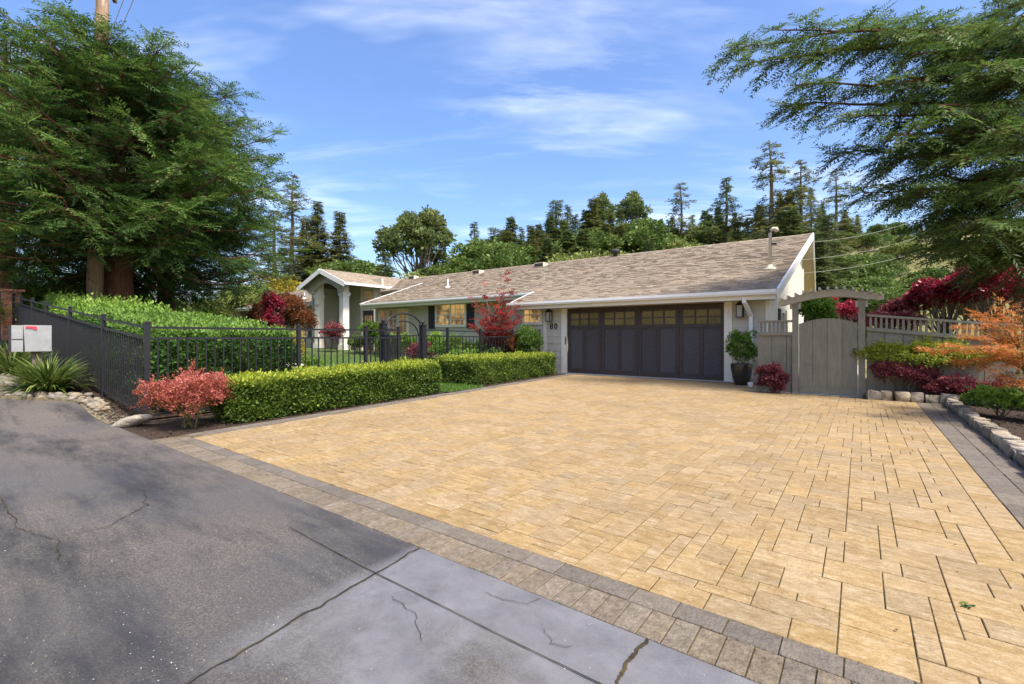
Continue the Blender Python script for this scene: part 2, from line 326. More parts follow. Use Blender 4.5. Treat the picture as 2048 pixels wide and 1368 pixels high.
leafmat('laurel_leaf', (.024,.058,.014), (.066,.150,.028), (.20,.31,.05), .32, .55, .2)
leafmat('lime_leaf', (.10,.17,.02), (.22,.30,.035), (.42,.45,.06), .4)
leafmat('mid_leaf', (.045,.095,.018), (.10,.18,.034), (.20,.29,.055), .36)
leafmat('azalea_leaf', (.07,.15,.02), (.14,.26,.035), (.27,.40,.06), .35)
leafmat('strap_leaf', (.05,.09,.018), (.11,.17,.03), (.30,.33,.09), .3, .4)
leafmat('grass_leaf', (.06,.13,.02), (.10,.20,.03), (.17,.28,.05), .35)
leafmat('barberry_leaf', (.11,.10,.022), (.40,.095,.06), (.62,.22,.18), .38)
leafmat('redmaple_leaf', (.10,.02,.02), (.34,.03,.03), (.55,.09,.05), .45)
leafmat('burgundy_leaf', (.085,.014,.030), (.25,.022,.045), (.46,.045,.08), .42, .35, .5)
leafmat('plum_leaf', (.075,.020,.034), (.20,.045,.06), (.40,.13,.13), .36)
leafmat('orange_leaf', (.22,.14,.025), (.48,.17,.035), (.66,.23,.09), .45)
leafmat('bronze_leaf', (.05,.03,.012), (.13,.05,.022), (.27,.09,.03), .4)
leafmat('gold_leaf', (.22,.17,.02), (.40,.33,.04), (.60,.50,.08), .4)
leafmat('far_conifer', (.060,.092,.030), (.122,.170,.054), (.21,.245,.08), .36)
leafmat('far_conifer_warm', (.082,.096,.030), (.155,.172,.052), (.245,.24,.08), .36)
leafmat('far_oak', (.045,.085,.018), (.098,.158,.034), (.185,.25,.055), .32)
leafmat('far_oak_pale', (.10,.14,.032), (.185,.23,.055), (.29,.33,.09), .32)
exec_order = []
# ================================================================ the setting
def spread(a, b, n, p=1.0): return [a+(b-a)*(i/(n-1))**p for i in range(n)]
gx = [-300,-240,-190,-150,-120]+spread(-100, -40, 16)[:-1]+spread(-40, 12, 53)+[16,22,30,40,55,75,100,140,200,260,300]
gy = [-300,-200,-130,-90,-60,-45]+spread(-38, -6, 14)[:-1]+spread(-6, 16, 45)[:-1]+spread(16, 110, 36)+[130,170,220,270,300]
grid_sheet('ground', 'hill_ground', gx, gy, lambda x, y: G(x, y)-0.09)
def road_edge(x):
    if x > -10.0: return 1.825
    return 1.825-0.85*sm((-10.0-x)/1.2)+1.0*sm((-14-x)/6)
def sheet_between(name, m, xs, ylo, yhi, ny, dz):
    v = []; f = []
    for x in xs:
        a, b = ylo(x), yhi(x)
        for j in range(ny):
            y = a+(b-a)*j/(ny-1); v.append((x, y, G(x, y)+dz))
    for i in range(len(xs)-1):
        for j in range(ny-1): f.append((i*ny+j, (i+1)*ny+j, (i+1)*ny+j+1, i*ny+j+1))
    me = bpy.data.meshes.new(name); me.from_pydata(v, [], f); me.update(); return struct(link(name, me, m))
road = sheet_between('road', 'asphalt', spread(-60, -14, 24)[:-1]+spread(-14, -6, 40)[:-1]+[-6,-3,0,3,8,15,30,60], lambda x: -5.0, road_edge, 12, 0.0)
# saw cut and cracks
def crack(pts, w, m='crack_dirt', seed=1, dz=.007, name='crack', n=40, jit=.012):
    r = np.random.default_rng(seed); P = np.array(pts, float); seg = np.linalg.norm(np.diff(P, axis=0), axis=1); c = np.concatenate([[0], np.cumsum(seg)])
    t = np.linspace(0, c[-1], n); X = np.interp(t, c, P[:, 0]); Y = np.interp(t, c, P[:, 1])
    d = np.gradient(np.stack([X, Y], 1), axis=0); d /= np.linalg.norm(d, axis=1, keepdims=True); nn = np.stack([-d[:, 1], d[:, 0]], 1)
    off = np.cumsum(r.normal(0, jit*.5, n)); off -= np.linspace(off[0], off[-1], n); X = X+nn[:, 0]*off; Y = Y+nn[:, 1]*off
    ww = w*np.clip(.8+np.cumsum(r.normal(0, .16, n))*.35, .3, 1.4)*r.uniform(.8, 1.2, n)/2; v = []; f = []
    for i in range(n):
        for sg in (-1, 1): v.append((X[i]+nn[i, 0]*ww[i]*sg, Y[i]+nn[i, 1]*ww[i]*sg, G(X[i], Y[i])+dz))
    for i in range(n-1): f.append((2*i, 2*i+2, 2*i+3, 2*i+1))
    me = bpy.data.meshes.new(name); me.from_pydata(v, [], f); me.update(); return link(name, me, m, road)
crack([(-2.02,1.82),(-1.95,1.2),(-1.88,.6),(-1.8,0),(-1.7,-1.2)], .013, seed=2, n=120, jit=.010)
crack([(-2.9,1.52),(-2.0,1.49),(-1.2,1.484),(-.3,1.484),(2,1.48)], .005, seed=3, n=120, jit=.001)
crack([(-.68,1.82),(-.70,1.65),(-.67,1.5),(-.62,1.3)], .015, seed=4, n=60, jit=.006)
crack([(-1.18,1.80),(-1.22,1.74),(-1.3,1.71),(-1.42,1.69)], .0035, seed=5, jit=.007)
crack([(-1.75,1.40),(-1.55,1.36),(-1.40,1.27)], .003, seed=6, jit=.007)
crack([(-1.05,1.62),(-.98,1.56),(-.9,1.60)], .003, seed=7, jit=.007)
crack([(-3.9,.62),(-3.85,.85),(-4.1,1.1),(-4.6,1.18)], .005, seed=8, n=60, jit=.012)
crack([(-3.5,.55),(-3.85,.60),(-4.3,.52),(-5.2,.5)], .006, seed=9, n=60, jit=.012)
# loose bright aggregate worn out of the asphalt
def scatter_chips(name, m, n, fx, size, seed, parent=None, dz=.004, flat=.35):
    r = np.random.default_rng(seed); P = np.array([fx(r) for _ in range(n)]); P[:, 2] += dz
    D = rdir(r, n); D[:, 2] *= flat; L = r.uniform(size[0], size[1], n)
    me = leaf_mesh(name, P, D, np.array([0, 0, 1.0])+r.normal(0, .3, (n, 3)), L, L*r.uniform(.5, .9, n), r.uniform(0, 1, n))
    o = link(name, me, m, parent); o['kind'] = 'stuff'; return o
def on_road(r):
    while True:
        t = r.uniform(0, 1)**1.6; Z = 1.3+t*6; xc = r.uniform(-1.15, .75)*Z; x = xc*ct-Z*st; y = xc*st+Z*ct
        if -1 < y < road_edge(x)-.02 and not (x > -1.95 and y > .3 and r.random() < .8): return (x, y, G(x, y))
scatter_chips('loose_aggregate', 'aggregate', 1800, on_road, (.003, .007), 11, road)
# ---- driveway of pavers
def XL(y): return -6.67-0.0774*(y-1.825)            # outer line of the left border
def paver_geo(w, d, c=.0025, h=.06):
    v = [(0,0,-h),(w,0,-h),(w,d,-h),(0,d,-h),(0,0,-c),(w,0,-c),(w,d,-c),(0,d,-c),(c,c,0),(w-c,c,0),(w-c,d-c,0),(c,d-c,0)]
    f = [(0,1,5,4),(1,2,6,5),(2,3,7,6),(3,0,4,7),(4,5,9,8),(5,6,10,9),(6,7,11,10),(7,4,8,11),(8,9,10,11)]
    return v, f
YF0, YF1, XR0, XR1 = 2.175, 13.0, 0.83, 1.20
drive = MB().add([(XL(1.825)-.02,1.83,-.0062),(XR1,1.83,-.0062),(XR1,11.5,-.0062),(-1.75,11.5,-.0062),(-1.75,13.3,-.0062),(XL(13.3),13.3,-.0062)], [(0,1,2,3,4,5)]).build('driveway', 'joint_sand')
struct(drive); drive['label'] = 'golden paver driveway with taupe border in front of the garage'
U = .082; nx = int((XR0-(-7.5))/U); ny = int((YF1-YF0)/U)+1; occ = np.zeros((nx, ny), bool); r = np.random.default_rng(21); field = []
SZ = [(3,3),(3,3),(3,2),(3,2),(2,3),(2,2),(2,2),(4,2),(2,1),(1,2),(3,1),(2,2)]
for j in range(ny):
    for i in range(nx):
        if occ[i, j]: continue
        opts = [SZ[k] for k in r.permutation(len(SZ))]+[(2,1),(1,2),(1,1)]
        for w, d in opts:
            if i+w > nx or j+d > ny or occ[i:i+w, j:j+d].any(): continue
            if w == 1 and i+2 <= nx and not occ[i+1, j] and (i+2 == nx or occ[i+2, j]): continue
            break
        else: w, d = 1, 1
        occ[i:i+w, j:j+d] = True; field.append((XR0-(i+w)*U, YF0+j*U, w*U, d*U))
field2 = []
for x, y, w, d in field:
    d = min(d, YF1-y)
    if d < .03 or (x+w > -1.75 and y+d > 11.5): continue
    xa, xb = XL(y)+.28, XL(y+d)+.28; x0a, x0b = max(x, xa), max(x, xb)
    if x+w-x0a < .03 or x+w-x0b < .03: continue
    field2.append((x, y, w, d, x0a-x, x0b-x))
PM = {}
def place_paver(name, mat, x, y, w, d, key=None, geo=None, rot=0, zz=None):
    k = (mat, round(w, 3), round(d, 3)) if key is None else key
    if k not in PM:
        mb = MB(); mb.add(*(geo or paver_geo(w-.005, d-.005))); PM[k] = mb.mesh(name); PM[k].materials.append(MATS[mat])
    o = bpy.data.objects.new(name, PM[k]); C.objects.link(o); o.location = (x+.002, y+.002, zz if zz is not None else random.uniform(-.0018, .0018)); o.rotation_euler = (random.gauss(0, .0025), random.gauss(0, .0025), rot)
    o.parent = drive; return o
def cutgeo(w, d, a, b):
    v, f = paver_geo(w-.005, d-.005); v = [list(p) for p in v]
    for k in (0, 4, 8): v[k][0] += a
    for k in (3, 7, 11): v[k][0] += b
    return v, f
field2.sort(key=lambda q: (q[0]+q[2]/2)**2+(q[1]+q[3]/2)**2 - (4 if (q[0] < .9 and q[1] > 1) else 0))
def seen(x, y):
    xc = x*ct+y*st; Z = -x*st+y*ct; return Z > .3 and abs(xc/Z) < 1.14 and CAMH/Z*930 < 720
cnt = 0; rest = MB()
for x, y, w, d, a, b in field2:
    if cnt < 300 and seen(x+w/2, y+d/2):
        if a or b: place_paver('paver', 'paver_gold', x, y, w, d, ('cut', x, y), cutgeo(w, d, a, b))
        else: place_paver('paver', 'paver_gold', x, y, w, d)
        cnt += 1
    else:
        v, f = cutgeo(w, d, a, b); z = random.uniform(-.0018, .0018); rest.add([(p[0]+x+.003, p[1]+y+.003, p[2]+z) for p in v], f)
o = rest.build('distant_pavers', 'paver_gold', drive); o['kind'] = 'stuff'
n = 0; x = XR1
while x-.1 > XL(1.825): place_paver('apron_paver', 'paver_tan', x-.102, 1.83, .102, .208); x -= .102
x = XR1-.03
while x-.2 > XL(2.1)+.05: place_paver('border_paver', 'paver_taupe', x-.203, 2.04, .203, .133); x -= .203
y = 2.18
while y < 13.1:                                     # left border, two rows, follows the skewed edge
    ang = .0774
    for k, (off, w) in enumerate(((0, .139), (.14, .139))):
        L_ = .203; place_paver('border_paver', 'paver_taupe', XL(y+k*.1)+off, y+k*.1 if y+k*.1+L_ < 13.2 else y, w, L_, rot=ang)
    y += .203
y = 2.18
while y < 11.2:                                     # right border, two rows
    for k in range(2): place_paver('border_paver', 'paver_taupe', XR0+.004+k*.184, y+k*.15, .183, .30)
    y += .30
x = -1.8
while x-.2 > XL(13.0)+.28: place_paver('border_paver', 'paver_taupe', x-.203, 13.003, .203, .18); x -= .203
# ---- beds and lawn
bedL = sheet_between('garden_bed', 'mulch', [-8.3,-8.0,-7.7,-7.4,-7.1,-6.85,-6.68], lambda x: 1.832, lambda x: (min(13.3, 1.825+(-6.67-x)/.0774) if x > -7.56 else 13.3), 14, -.012)
bedR = sheet_between('garden_bed', 'mulch', [1.30,1.8,2.5,3.5,5,8], lambda x: 2.0, lambda x: 11.95, 16, .0)
bedG = sheet_between('garden_bed', 'mulch', [.05,.4,.8,1.29], lambda x: 11.4, lambda x: 12.0, 4, .05)
bedM = sheet_between('verge_bed', 'mulch', spread(-24, -8.30, 60), lambda x: road_edge(x)+(.02 if x < -10.6 else .24), lambda x: 3.2, 6, .012)
sandy = sheet_between('verge_soil', 'soil', spread(-10.9, -8.30, 24), lambda x: road_edge(x)-.03, lambda x: road_edge(x)+.27, 4, .008)
lawn = sheet_between('lawn', 'grass_ground', spread(-40, -8.31, 34), lambda x: 3.22, lambda x: 16, 14, .0)
patch = sheet_between('path_grass', 'grass_ground', [-9.6,-9,-8.3,-7.8,XL(7.8)-.01], lambda x: 7.25, lambda x: 8.45, 5, .006)
path = sheet_between('side_path', 'concrete', [-1.75,-1,.1], lambda x: 11.51, lambda x: 24, 10, .002)
def blades(name, n, fx, h, seed, parent):
    r = np.random.default_rng(seed); P = np.array([fx(r) for _ in range(n)]); D = np.stack([r.normal(0, .35, n), r.normal(0, .35, n), np.ones(n)], 1)
    L = r.uniform(.5, 1.3, n)*h; me = leaf_mesh(name, P, D, rdir(r, n), L, L*.14, r.uniform(0, 1, n)); o = link(name, me, 'grass_leaf', parent); o['kind'] = 'stuff'; return o
def inpatch(r): x, y = r.uniform(-9.4, XL(7.8)-.01), r.uniform(7.25, 8.45); return (x, y, G(x, y))
def inlawn(r): x, y = r.uniform(-20, -8.6), r.uniform(4.6, 14.0); return (x, y, G(x, y))
blades('grass_blades', 9000, inpatch, .06, 31, patch); blades('grass_blades', 15000, inlawn, .075, 32, lawn)
def inL(r): y = r.uniform(1.95, 13); x = XL(y)-r.uniform(0, 1.2)**1.3; return (x, y, -.01)
def inR(r): x, y = 1.3+r.uniform(0, 1)**1.3*5, r.uniform(2.5, 11.5); return (x, y, G(x, y)+.004)
def inS(r): x = r.uniform(-10.8, -8.0); y = road_edge(x)+r.uniform(0, .25); return (x, y, G(x, y)+.010)
def inM(r): x = r.uniform(-13, -8.4); y = r.uniform(road_edge(x)+.05, 3.0); return (x, y, G(x, y)+.022)
scatter_chips('mulch_chips', 'mulch_chip', 5000, inL, (.012, .045), 33, bedL); scatter_chips('mulch_chips', 'mulch_chip', 7000, inR, (.015, .05), 34, bedR)
scatter_chips('pebbles', 'river_stone', 900, inS, (.015, .05), 37, sandy, .008, .15); scatter_chips('mulch_chips', 'mulch_chip', 4000, inM, (.015, .05), 35, bedM)
# ================================================================ the house
house = thing('ranch_house', 'long single-storey ranch house with brown shingle roof and two-car garage', 'house', (-9, 15, 0))
YE, ZE, SL = 12.8, 2.36, .344                       # garage eave line and roof pitch
YRG = 20.5; ZRG = ZE+SL*(YRG-YE)
def zr(y): return ZE+SL*(y-YE)
def xrake(y): return -1.61+.19*(y-YE)/(YRG-YE)      # the gable end leans out towards the ridge
def slab(poly2, th, zf=zr):                         # roof slab from plan polygon
    top = [(x, y, zf(y)) for x, y in poly2]; n = len(top)
    return MB().add(top+[(x, y, z-th) for x, y, z in top], [tuple(range(n)), tuple(range(n, 2*n))[::-1]]+[(i, i+n, (i+1) % n+n, (i+1) % n) for i in range(n)])
roof = slab([(xrake(YE),YE),(xrake(YRG),YRG),(-46,YRG),(-46,15.5),(-27.3,15.5),(-27.3,18.3),(-22.4,18.3),(-22.4,17.0),(-20.0,17.0),(-20.0,14.2),(-9.6,14.2),(-9.6,YE)], .10).build('roof', 'roof_deck', house)
rear = MB(); YB = 27.6; zb = lambda y: ZRG-.24*(y-YRG)
p = [(-1.42,YRG+.002,zb(YRG)),(-1.80,YB,zb(YB)),(-46,YB,zb(YB)),(-46,YRG+.002,zb(YRG))]
rear.add(p+[(a, b, c-.10) for a, b, c in p], [(0,1,2,3),(7,6,5,4),(0,4,5,1),(1,5,6,2),(2,6,7,3)]).build('rear_roof', 'soffit', house)
# shingles: the 300 nearest are single pieces, the rest one part
shm = []
def shingle_rows(y0, y1, xlo, xhi, zf, seed, expo=.145, wmin=.14, wmax=.32):
    r = np.random.default_rng(seed); out = []; cs = 1/math.sqrt(1+SL*SL); y = y0; row = 0
    while y < y1-.02:
        a, b = xlo(y), xhi(y); x = b-r.uniform(0, .25)*0; x = b
        while x > a+.01:
            w = min(r.uniform(wmin, wmax), x-a); out.append((x-w, y, w, r.choice([.014, .021, .031]))); x -= w
        y += expo*cs; row += 1
    return out
def shingle_geo(x, y, w, h, zf, expo=.145, gap=.004):
    e = expo*1.12/math.sqrt(1+SL*SL); y2 = y+e
    z1, z2 = zf(y), zf(y2); lo = .002
    v = [(x+gap,y,z1+lo),(x+w-gap,y,z1+lo),(x+w-gap,y,z1+h+lo),(x+gap,y,z1+h+lo),(x+w-gap,y2,z2+lo+.003),(x+gap,y2,z2+lo+.003)]
    return v, [(0,1,2,3),(3,2,4,5),(0,3,5),(1,4,2)]
reg = shingle_rows(YE-.03, YRG-.05, lambda y: -9.6 if y < 14.2 else -20.0, xrake, zr, 41)
reg += shingle_rows(15.47, YRG-.05, lambda y: -46, lambda y: -27.3, zr, 42, wmin=.5, wmax=.9)
reg += shingle_rows(17.0, YRG-.05, lambda y: -22.4 if y < 18.3 else -27.3, lambda y: -20, zr, 43, wmin=.3, wmax=.6)
cp = lambda q: (q[0]+q[2]/2)**2+q[1]**2+ (zr(q[1])-CAMH)**2
reg.sort(key=cp); rest = MB()
for k, (x, y, w, h) in enumerate(reg):
    if k < 300:
        v, f = shingle_geo(0, 0, w, h, lambda q: SL*q); o = MB().add(v, f).build('shingle', 'shingle', roof); o.location = (x, y, zr(y))
    else: rest.add(*shingle_geo(x, y, w, h, zr))
o = rest.build('distant_shingles', 'shingle', roof); o['kind'] = 'stuff'
rc = MB(); x = -1.44                                 # ridge caps
while x > -46:
    rc.add([(x,YRG-.15,ZRG-.035),(x-.29,YRG-.15,ZRG-.045),(x-.29,YRG,ZRG+.02),(x,YRG,ZRG+.03),(x,YRG+.15,ZRG-.02),(x-.29,YRG+.15,ZRG-.03)], [(0,3,2,1),(3,4,5,2)]); x -= .28
rc.build('ridge_cap', 'shingle', roof)
# gutters, fascia, rakes
def gutter(name, x0, x1, y, z, m='white_trim'):
    mb = MB(); prof = [(0,0),(-.11,.0),(-.135,.05),(-.135,.12),(-.115,.12),(-.115,.06),(-.02,.02),(-.02,.10),(0,.10)]
    n = len(prof); mb.add([(x, y+a, z+b) for x in (x0, x1) for a, b in prof], [tuple(range(n)), tuple(range(n, 2*n))[::-1]]+[(i, i+n, (i+1) % n+n, (i+1) % n) for i in range(n)])
    return mb.build(name, m, house)
gutter('gutter', -9.72, -1.60, YE+.0, ZE-.13); gutter('gutter', -20.0, -9.62, 14.2, zr(14.2)-.13); gutter('gutter', -46, -27.5, 15.5, zr(15.5)-.13)
for x0, x1, y in ((-9.6, -1.63, YE+.005), (-20, -9.62, 14.205), (-46, -27.4, 15.505)):
    MB().box(x0, x1, y, y+.03, zr(y)-.24, zr(y)-.045).build('fascia', 'cream_trim', house)
def rake(p, q, w=.05, h=.22, m='white_trim'): MB().bar(p, q, w, h).build('rake_board', m, house)
rake((-1.575,YE-.05,ZE-.10), (-1.385,YRG,ZRG-.07)); rake((-1.385,YRG+.01,ZRG-.07), (-1.77,YB,zb(YB)-.07))
rake((-9.63,12.82,ZE-.09), (-9.63,14.2,zr(14.2)-.09)); rake((-20.03,14.1,zr(14.1)-.08), (-20.03,18.3,zr(18.3)-.08)); rake((-27.32,15.4,zr(15.4)-.1),(-27.32,18.3,zr(18.3)-.1))
for x0, x1, y0, y1 in ((-9.5, -1.7, YE+.04, 13.39), (-19.9, -9.7, 14.24, 14.95)):   # boxed eaves
    MB().box(x0, x1, y0, y1, zr(y0)-.25, zr(y0)-.235).build('soffit', 'soffit', house)
MB().extrude([(-9.61,12.86,ZE-.23),(-9.61,14.9,ZE-.23),(-9.61,14.9,zr(14.9)-.1),(-9.61,12.86,zr(12.86)-.1)], (.03,0,0)).build('cheek_wall', 'siding', house)
# walls
YG = 13.39; DX0, DX1, DH = -7.745, -2.908, 2.13
wall = MB().box(-9.55, DX0-.2, YG+.02, YG+.15, -.05, 2.5).box(DX1+.2, -1.85, YG+.02, YG+.15, -.05, 2.5).box(DX0-.2, DX1+.2, YG+.02, YG+.15, DH, 2.5).build('garage_wall', 'siding', house)
def lap(x0, x1, z0, z1, step, parent):
    z = z0
    while z < z1-.02:
        h = min(step, z1-z); MB().add([(x0,YG-.012,z),(x1,YG-.012,z),(x1,YG+.004,z+h-.004),(x0,YG+.004,z+h-.004),(x0,YG+.02,z),(x1,YG+.02,z),(x1,YG+.02,z+h),(x0,YG+.02,z+h)],
            [(0,1,2,3),(0,4,5,1),(3,2,6,7),(0,3,7,4),(1,5,6,2)]).build('siding_board', 'siding', parent); z += step
lap(-8.55, DX0-.2, .0, 2.4, .24, wall); lap(DX1+.2, -1.93, 0, 2.4, .24, wall); lap(-9.55, -8.66, 0, 1.55, .24, wall)
MB().box(-8.66, -8.55, YG-.03, YG+.01, 0, 2.4).build('corner_board', 'cream_trim', wall)
MB().box(-1.93, -1.82, YG-.03, YG+.08, 0, 2.4).build('corner_board', 'cream_trim', wall)
MB().box(DX0-.2, DX0, YG-.04, YG+.02, 0, DH+.12).build('door_trim', 'cream_trim', wall)
MB().box(DX1, DX1+.2, YG-.04, YG+.02, 0, DH+.12).build('door_trim', 'cream_trim', wall)
MB().box(DX0, DX1, YG-.042, YG+.02, DH, DH+.123).build('door_header', 'cream_trim', wall)
# garage door
gd = MB(); W4 = (DX1-DX0)/4; YD = YG+.05
gd.box(DX0, DX1, YD+.03, YD+.06, 0, DH)
PW0, PW1, PL0, PL1 = 1.56, 1.955, .16, 1.44
for k in range(4):
    a = DX0+k*W4; b = a+W4; e = .105
    gd.box(a+.004, a+e, YD, YD+.03, 0, DH).box(b-e, b-.004, YD, YD+.03, 0, DH)
    gd.box(a+e, b-e, YD+.001, YD+.03, PW1, DH).box(a+e, b-e, YD+.001, YD+.03, PL1, PW0).box(a+e, b-e, YD+.001, YD+.03, 0, PL0)
    mx = (a+b)/2; gd.box(mx-.055, mx+.055, YD+.002, YD+.03, PL0, PL1)
    w = (W4-2*e)/3
    for i in (1, 2): gd.box(a+e+i*w-.02, a+e+i*w+.02, YD+.003, YD+.03, PW0, PW1)
    zm = (PW0+PW1)/2; gd.box(a+e, b-e, YD+.004, YD+.03, zm-.015, zm+.015)
gdoor = gd.build('garage_door', 'door_frame', house)
for k in range(4):
    a = DX0+k*W4; e = .105; w = (W4-2*e)/3; mx = a+W4/2; zm = (PW0+PW1)/2
    for i in range(3):
        for z0, z1 in ((PW0, zm-.015), (zm+.015, PW1)):
            MB().box(a+e+i*w+.02*(i > 0), a+e+(i+1)*w-.02*(i < 2), YD+.018, YD+.022, z0, z1).build('pane', 'glass_ochre_reflect', gdoor)
    for x0, x1 in ((a+e, mx-.055), (mx+.055, a+W4-e)):
        MB().box(x0, x1, YD+.022, YD+.031, PL0, PL1).build('panel', 'door_panel', gdoor)
MB().box(DX0-.3, DX1+.3, 13.19, YG+.06, -.05, .012).build('sill', 'concrete', house)
MB().box(DX0-.04, DX0-.015, YG-.06, YG-.04, .95, 1.2).build('door_latch', 'number_bronze', house)
# window helper (front-facing)
def window(x0, x1, z0, z1, y, cols, rows, glass, trim='cream_trim', fr=.10, par_=None, sash=.04, dblx=False):
    mb = MB().box(x0-fr, x0, y-.05, y+.02, z0-fr, z1+fr).box(x1, x1+fr, y-.05, y+.02, z0-fr, z1+fr).box(x0, x1, y-.051, y+.02, z1, z1+fr).box(x0, x1, y-.07, y+.02, z0-fr, z0)
    for i in range(1, cols):
        x = x0+(x1-x0)*i/cols; t = .045 if (dblx and i == cols//2) else .012; mb.box(x-t, x+t, y-.03, y, z0, z1)
    for j in range(1, rows):
        z = z0+(z1-z0)*j/rows; t = .022 if j == rows/2 else .012; mb.box(x0, x1, y-.028, y-.002, z-t, z+t)
    w = mb.build('window', trim, par_ or house)
    for i in range(cols):
        for j in range(rows):
            MB().box(x0+(x1-x0)*i/cols, x0+(x1-x0)*(i+1)/cols-.001, y-.012, y-.008, z0+(z1-z0)*j/rows, z0+(z1-z0)*(j+1)/rows-.001).build('pane', glass, w)
    return w
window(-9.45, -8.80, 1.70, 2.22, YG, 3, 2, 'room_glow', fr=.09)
# main wing wall with vertical boards
YM = 14.95; GZ = .15
MB().box(-20.0, -9.5, YM+.02, YM+.15, GZ-.3, 2.85).build('front_wall', 'siding_vert', house)
fw = bpy.data.objects['front_wall']
def battens(x0, x1, z0, z1, y, step, parent, m='siding_vert', skip=()):
    x = x0
    while x < x1-.02:
        w = min(step, x1-x)-.008
        if not any(a < x+w and x < b for a, b in skip): MB().box(x, x+w, y, y+.022, z0, z1).build('board', m, parent)
        x += step
battens(-20, -9.6, GZ-.1, 2.72, YM-.003, .20, fw, skip=((-19.95, -17.25), (-15.75, -13.4)))
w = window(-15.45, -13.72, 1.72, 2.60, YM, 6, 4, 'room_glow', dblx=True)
for x0 in (-15.98, -13.60): MB().box(x0, x0+.42, YM-.05, YM-.02, 1.55, 2.72).build('shutter', 'dark_trim', house)
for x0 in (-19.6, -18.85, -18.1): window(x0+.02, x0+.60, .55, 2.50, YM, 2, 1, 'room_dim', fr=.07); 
for x0 in (-19.6, -18.85, -18.1): MB().box(x0+.02, x0+.60, YM-.032, YM-.006, 2.05, 2.08).build('window_bar', 'cream_trim', house)
# gable end wall (faces the side path), vertical boards up to the roof
XG = -1.85
MB().extrude([(XG-.03,YG+.15,-.1),(XG-.03,21.8,-.1),(XG-.03,21.8,zb(21.8)-.1),(XG-.03,YRG,ZRG-.12),(XG-.03,YG+.15,zr(YG+.15)-.12)], (-.12,0,0)).build('gable_wall', 'siding_pale', house)
gw = bpy.data.objects['gable_wall']; y = YG+.1
while y < 21.75:
    top = (zr(y) if y < YRG else zb(y+.2))-.13
    if not (15.3 < y < 16.3): MB().box(XG-.03, XG, y, y+.19, -.05, top).build('board', 'siding_pale', gw)
    else:
        MB().box(XG-.03, XG, y, y+.19, -.05, .95).build('board', 'siding_pale', gw); MB().box(XG-.03, XG, y, y+.19, 2.0, top).build('board', 'siding_pale', gw)
    y += .2
MB().box(XG-.02, XG+.05, 21.78, 21.95, -.05, 3.9).build('corner_board', 'white_trim', gw)
sw = MB().box(XG-.01, XG+.05, 15.35, 15.45, .95, 2.0).box(XG-.01, XG+.05, 16.15, 16.25, .95, 2.0).box(XG-.01, XG+.051, 15.45, 16.15, 1.9, 2.0).box(XG-.01, XG+.06, 15.45, 16.15, .95, 1.05).build('window', 'white_trim', gw)
MB().box(XG+.0, XG+.008, 15.45, 16.15, 1.05, 1.9).build('pane', 'glass_ochre_reflect', sw)
for y0 in (14.98, 16.27): MB().box(XG+.002, XG+.04, y0, y0+.33, .95, 2.0).build('shutter', 'dark_trim', gw)
# rear porch roof corner seen past the gable
MB().bar((-1.75,YB+.06,zb(YB)-.1), (-9,YB+.06,zb(YB)-.1), .12, .14).build('rear_gutter', 'white_trim', house)
MB().tube([(-1.8,YB+.1,zb(YB)-.15),(-1.6,YB,zb(YB)-.35),(-1.8,YB-.2,zb(YB)-.8)], .05).build('rear_downspout', 'white_trim', house)
# entry porch
XP, ZPK, ZPE, YP = -24.7, 5.07, 4.20, 14.7
def pz(x): return ZPK-abs(x-XP)*(ZPK-ZPE)/2.3
for sg, nm in ((1, 'porch_roof'), (-1, 'porch_roof')):
    p = [(XP,YP,ZPK),(XP+sg*2.38,YP,pz(XP+2.38)),(XP+sg*2.38,19.3,pz(XP+2.38)),(XP,20.8,ZPK)]
    MB().add(p+[(a, b, c-.09) for a, b, c in p], [(0,1,2,3) if sg < 0 else (3,2,1,0), (4,5,6,7), (0,4,5,1), (1,5,6,2), (2,6,7,3), (3,7,4,0)]).build(nm, 'roof_deck', house)
pr = MB(); rp = np.random.default_rng(44); u = 2.40; hyp = math.hypot(2.3, ZPK-ZPE)/2.3
while u > .05:
    y = YP-.02
    while y < 19.3+(2.38-u)*.63:
        wd = rp.uniform(.16, .36); h = rp.choice([.012, .018, .026]); u2 = max(u-.155/hyp, 0); z1 = pz(XP+u); z2 = pz(XP+u2)
        pr.add([(XP+u,y,z1+.002),(XP+u,y+wd-.006,z1+.002),(XP+u,y+wd-.006,z1+h),(XP+u,y,z1+h),(XP+u2,y+wd-.006,z2+.004),(XP+u2,y,z2+.004)], [(0,1,2,3),(3,2,4,5),(0,3,5),(1,4,2)])
        y += wd
    u -= .14/hyp
o = pr.build('porch_shingles', 'shingle', house); o['kind'] = 'stuff'
for sg in (-1, 1):
    MB().bar((XP+sg*.0,YP-.03,ZPK-.13), (XP+sg*2.42,YP-.03,pz(XP+2.42)-.13), .05, .26).build('porch_rake', 'white_trim', house)
    MB().bar((XP+sg*2.42,YP-.04,ZPE-.12), (XP+sg*2.42,19.2,ZPE-.12), .10, .14).build('porch_gutter', 'white_trim', house)
arch = [(XP-1.25,YP+.3,3.7)]+[(XP-1.25+2.5*k/16,YP+.3,3.85+.42*math.sin(math.pi*k/16)) for k in range(17)]+[(XP+1.25,YP+.3,3.7),(XP+1.6,YP+.3,3.7),(XP+2.2,YP+.3,pz(XP+2.2)-.1),(XP,YP+.3,ZPK-.1),(XP-2.2,YP+.3,pz(XP-2.2)-.1),(XP-1.6,YP+.3,3.7)]
MB().extrude(arch, (0,.12,0)).build('porch_gable', 'siding_vert', house)
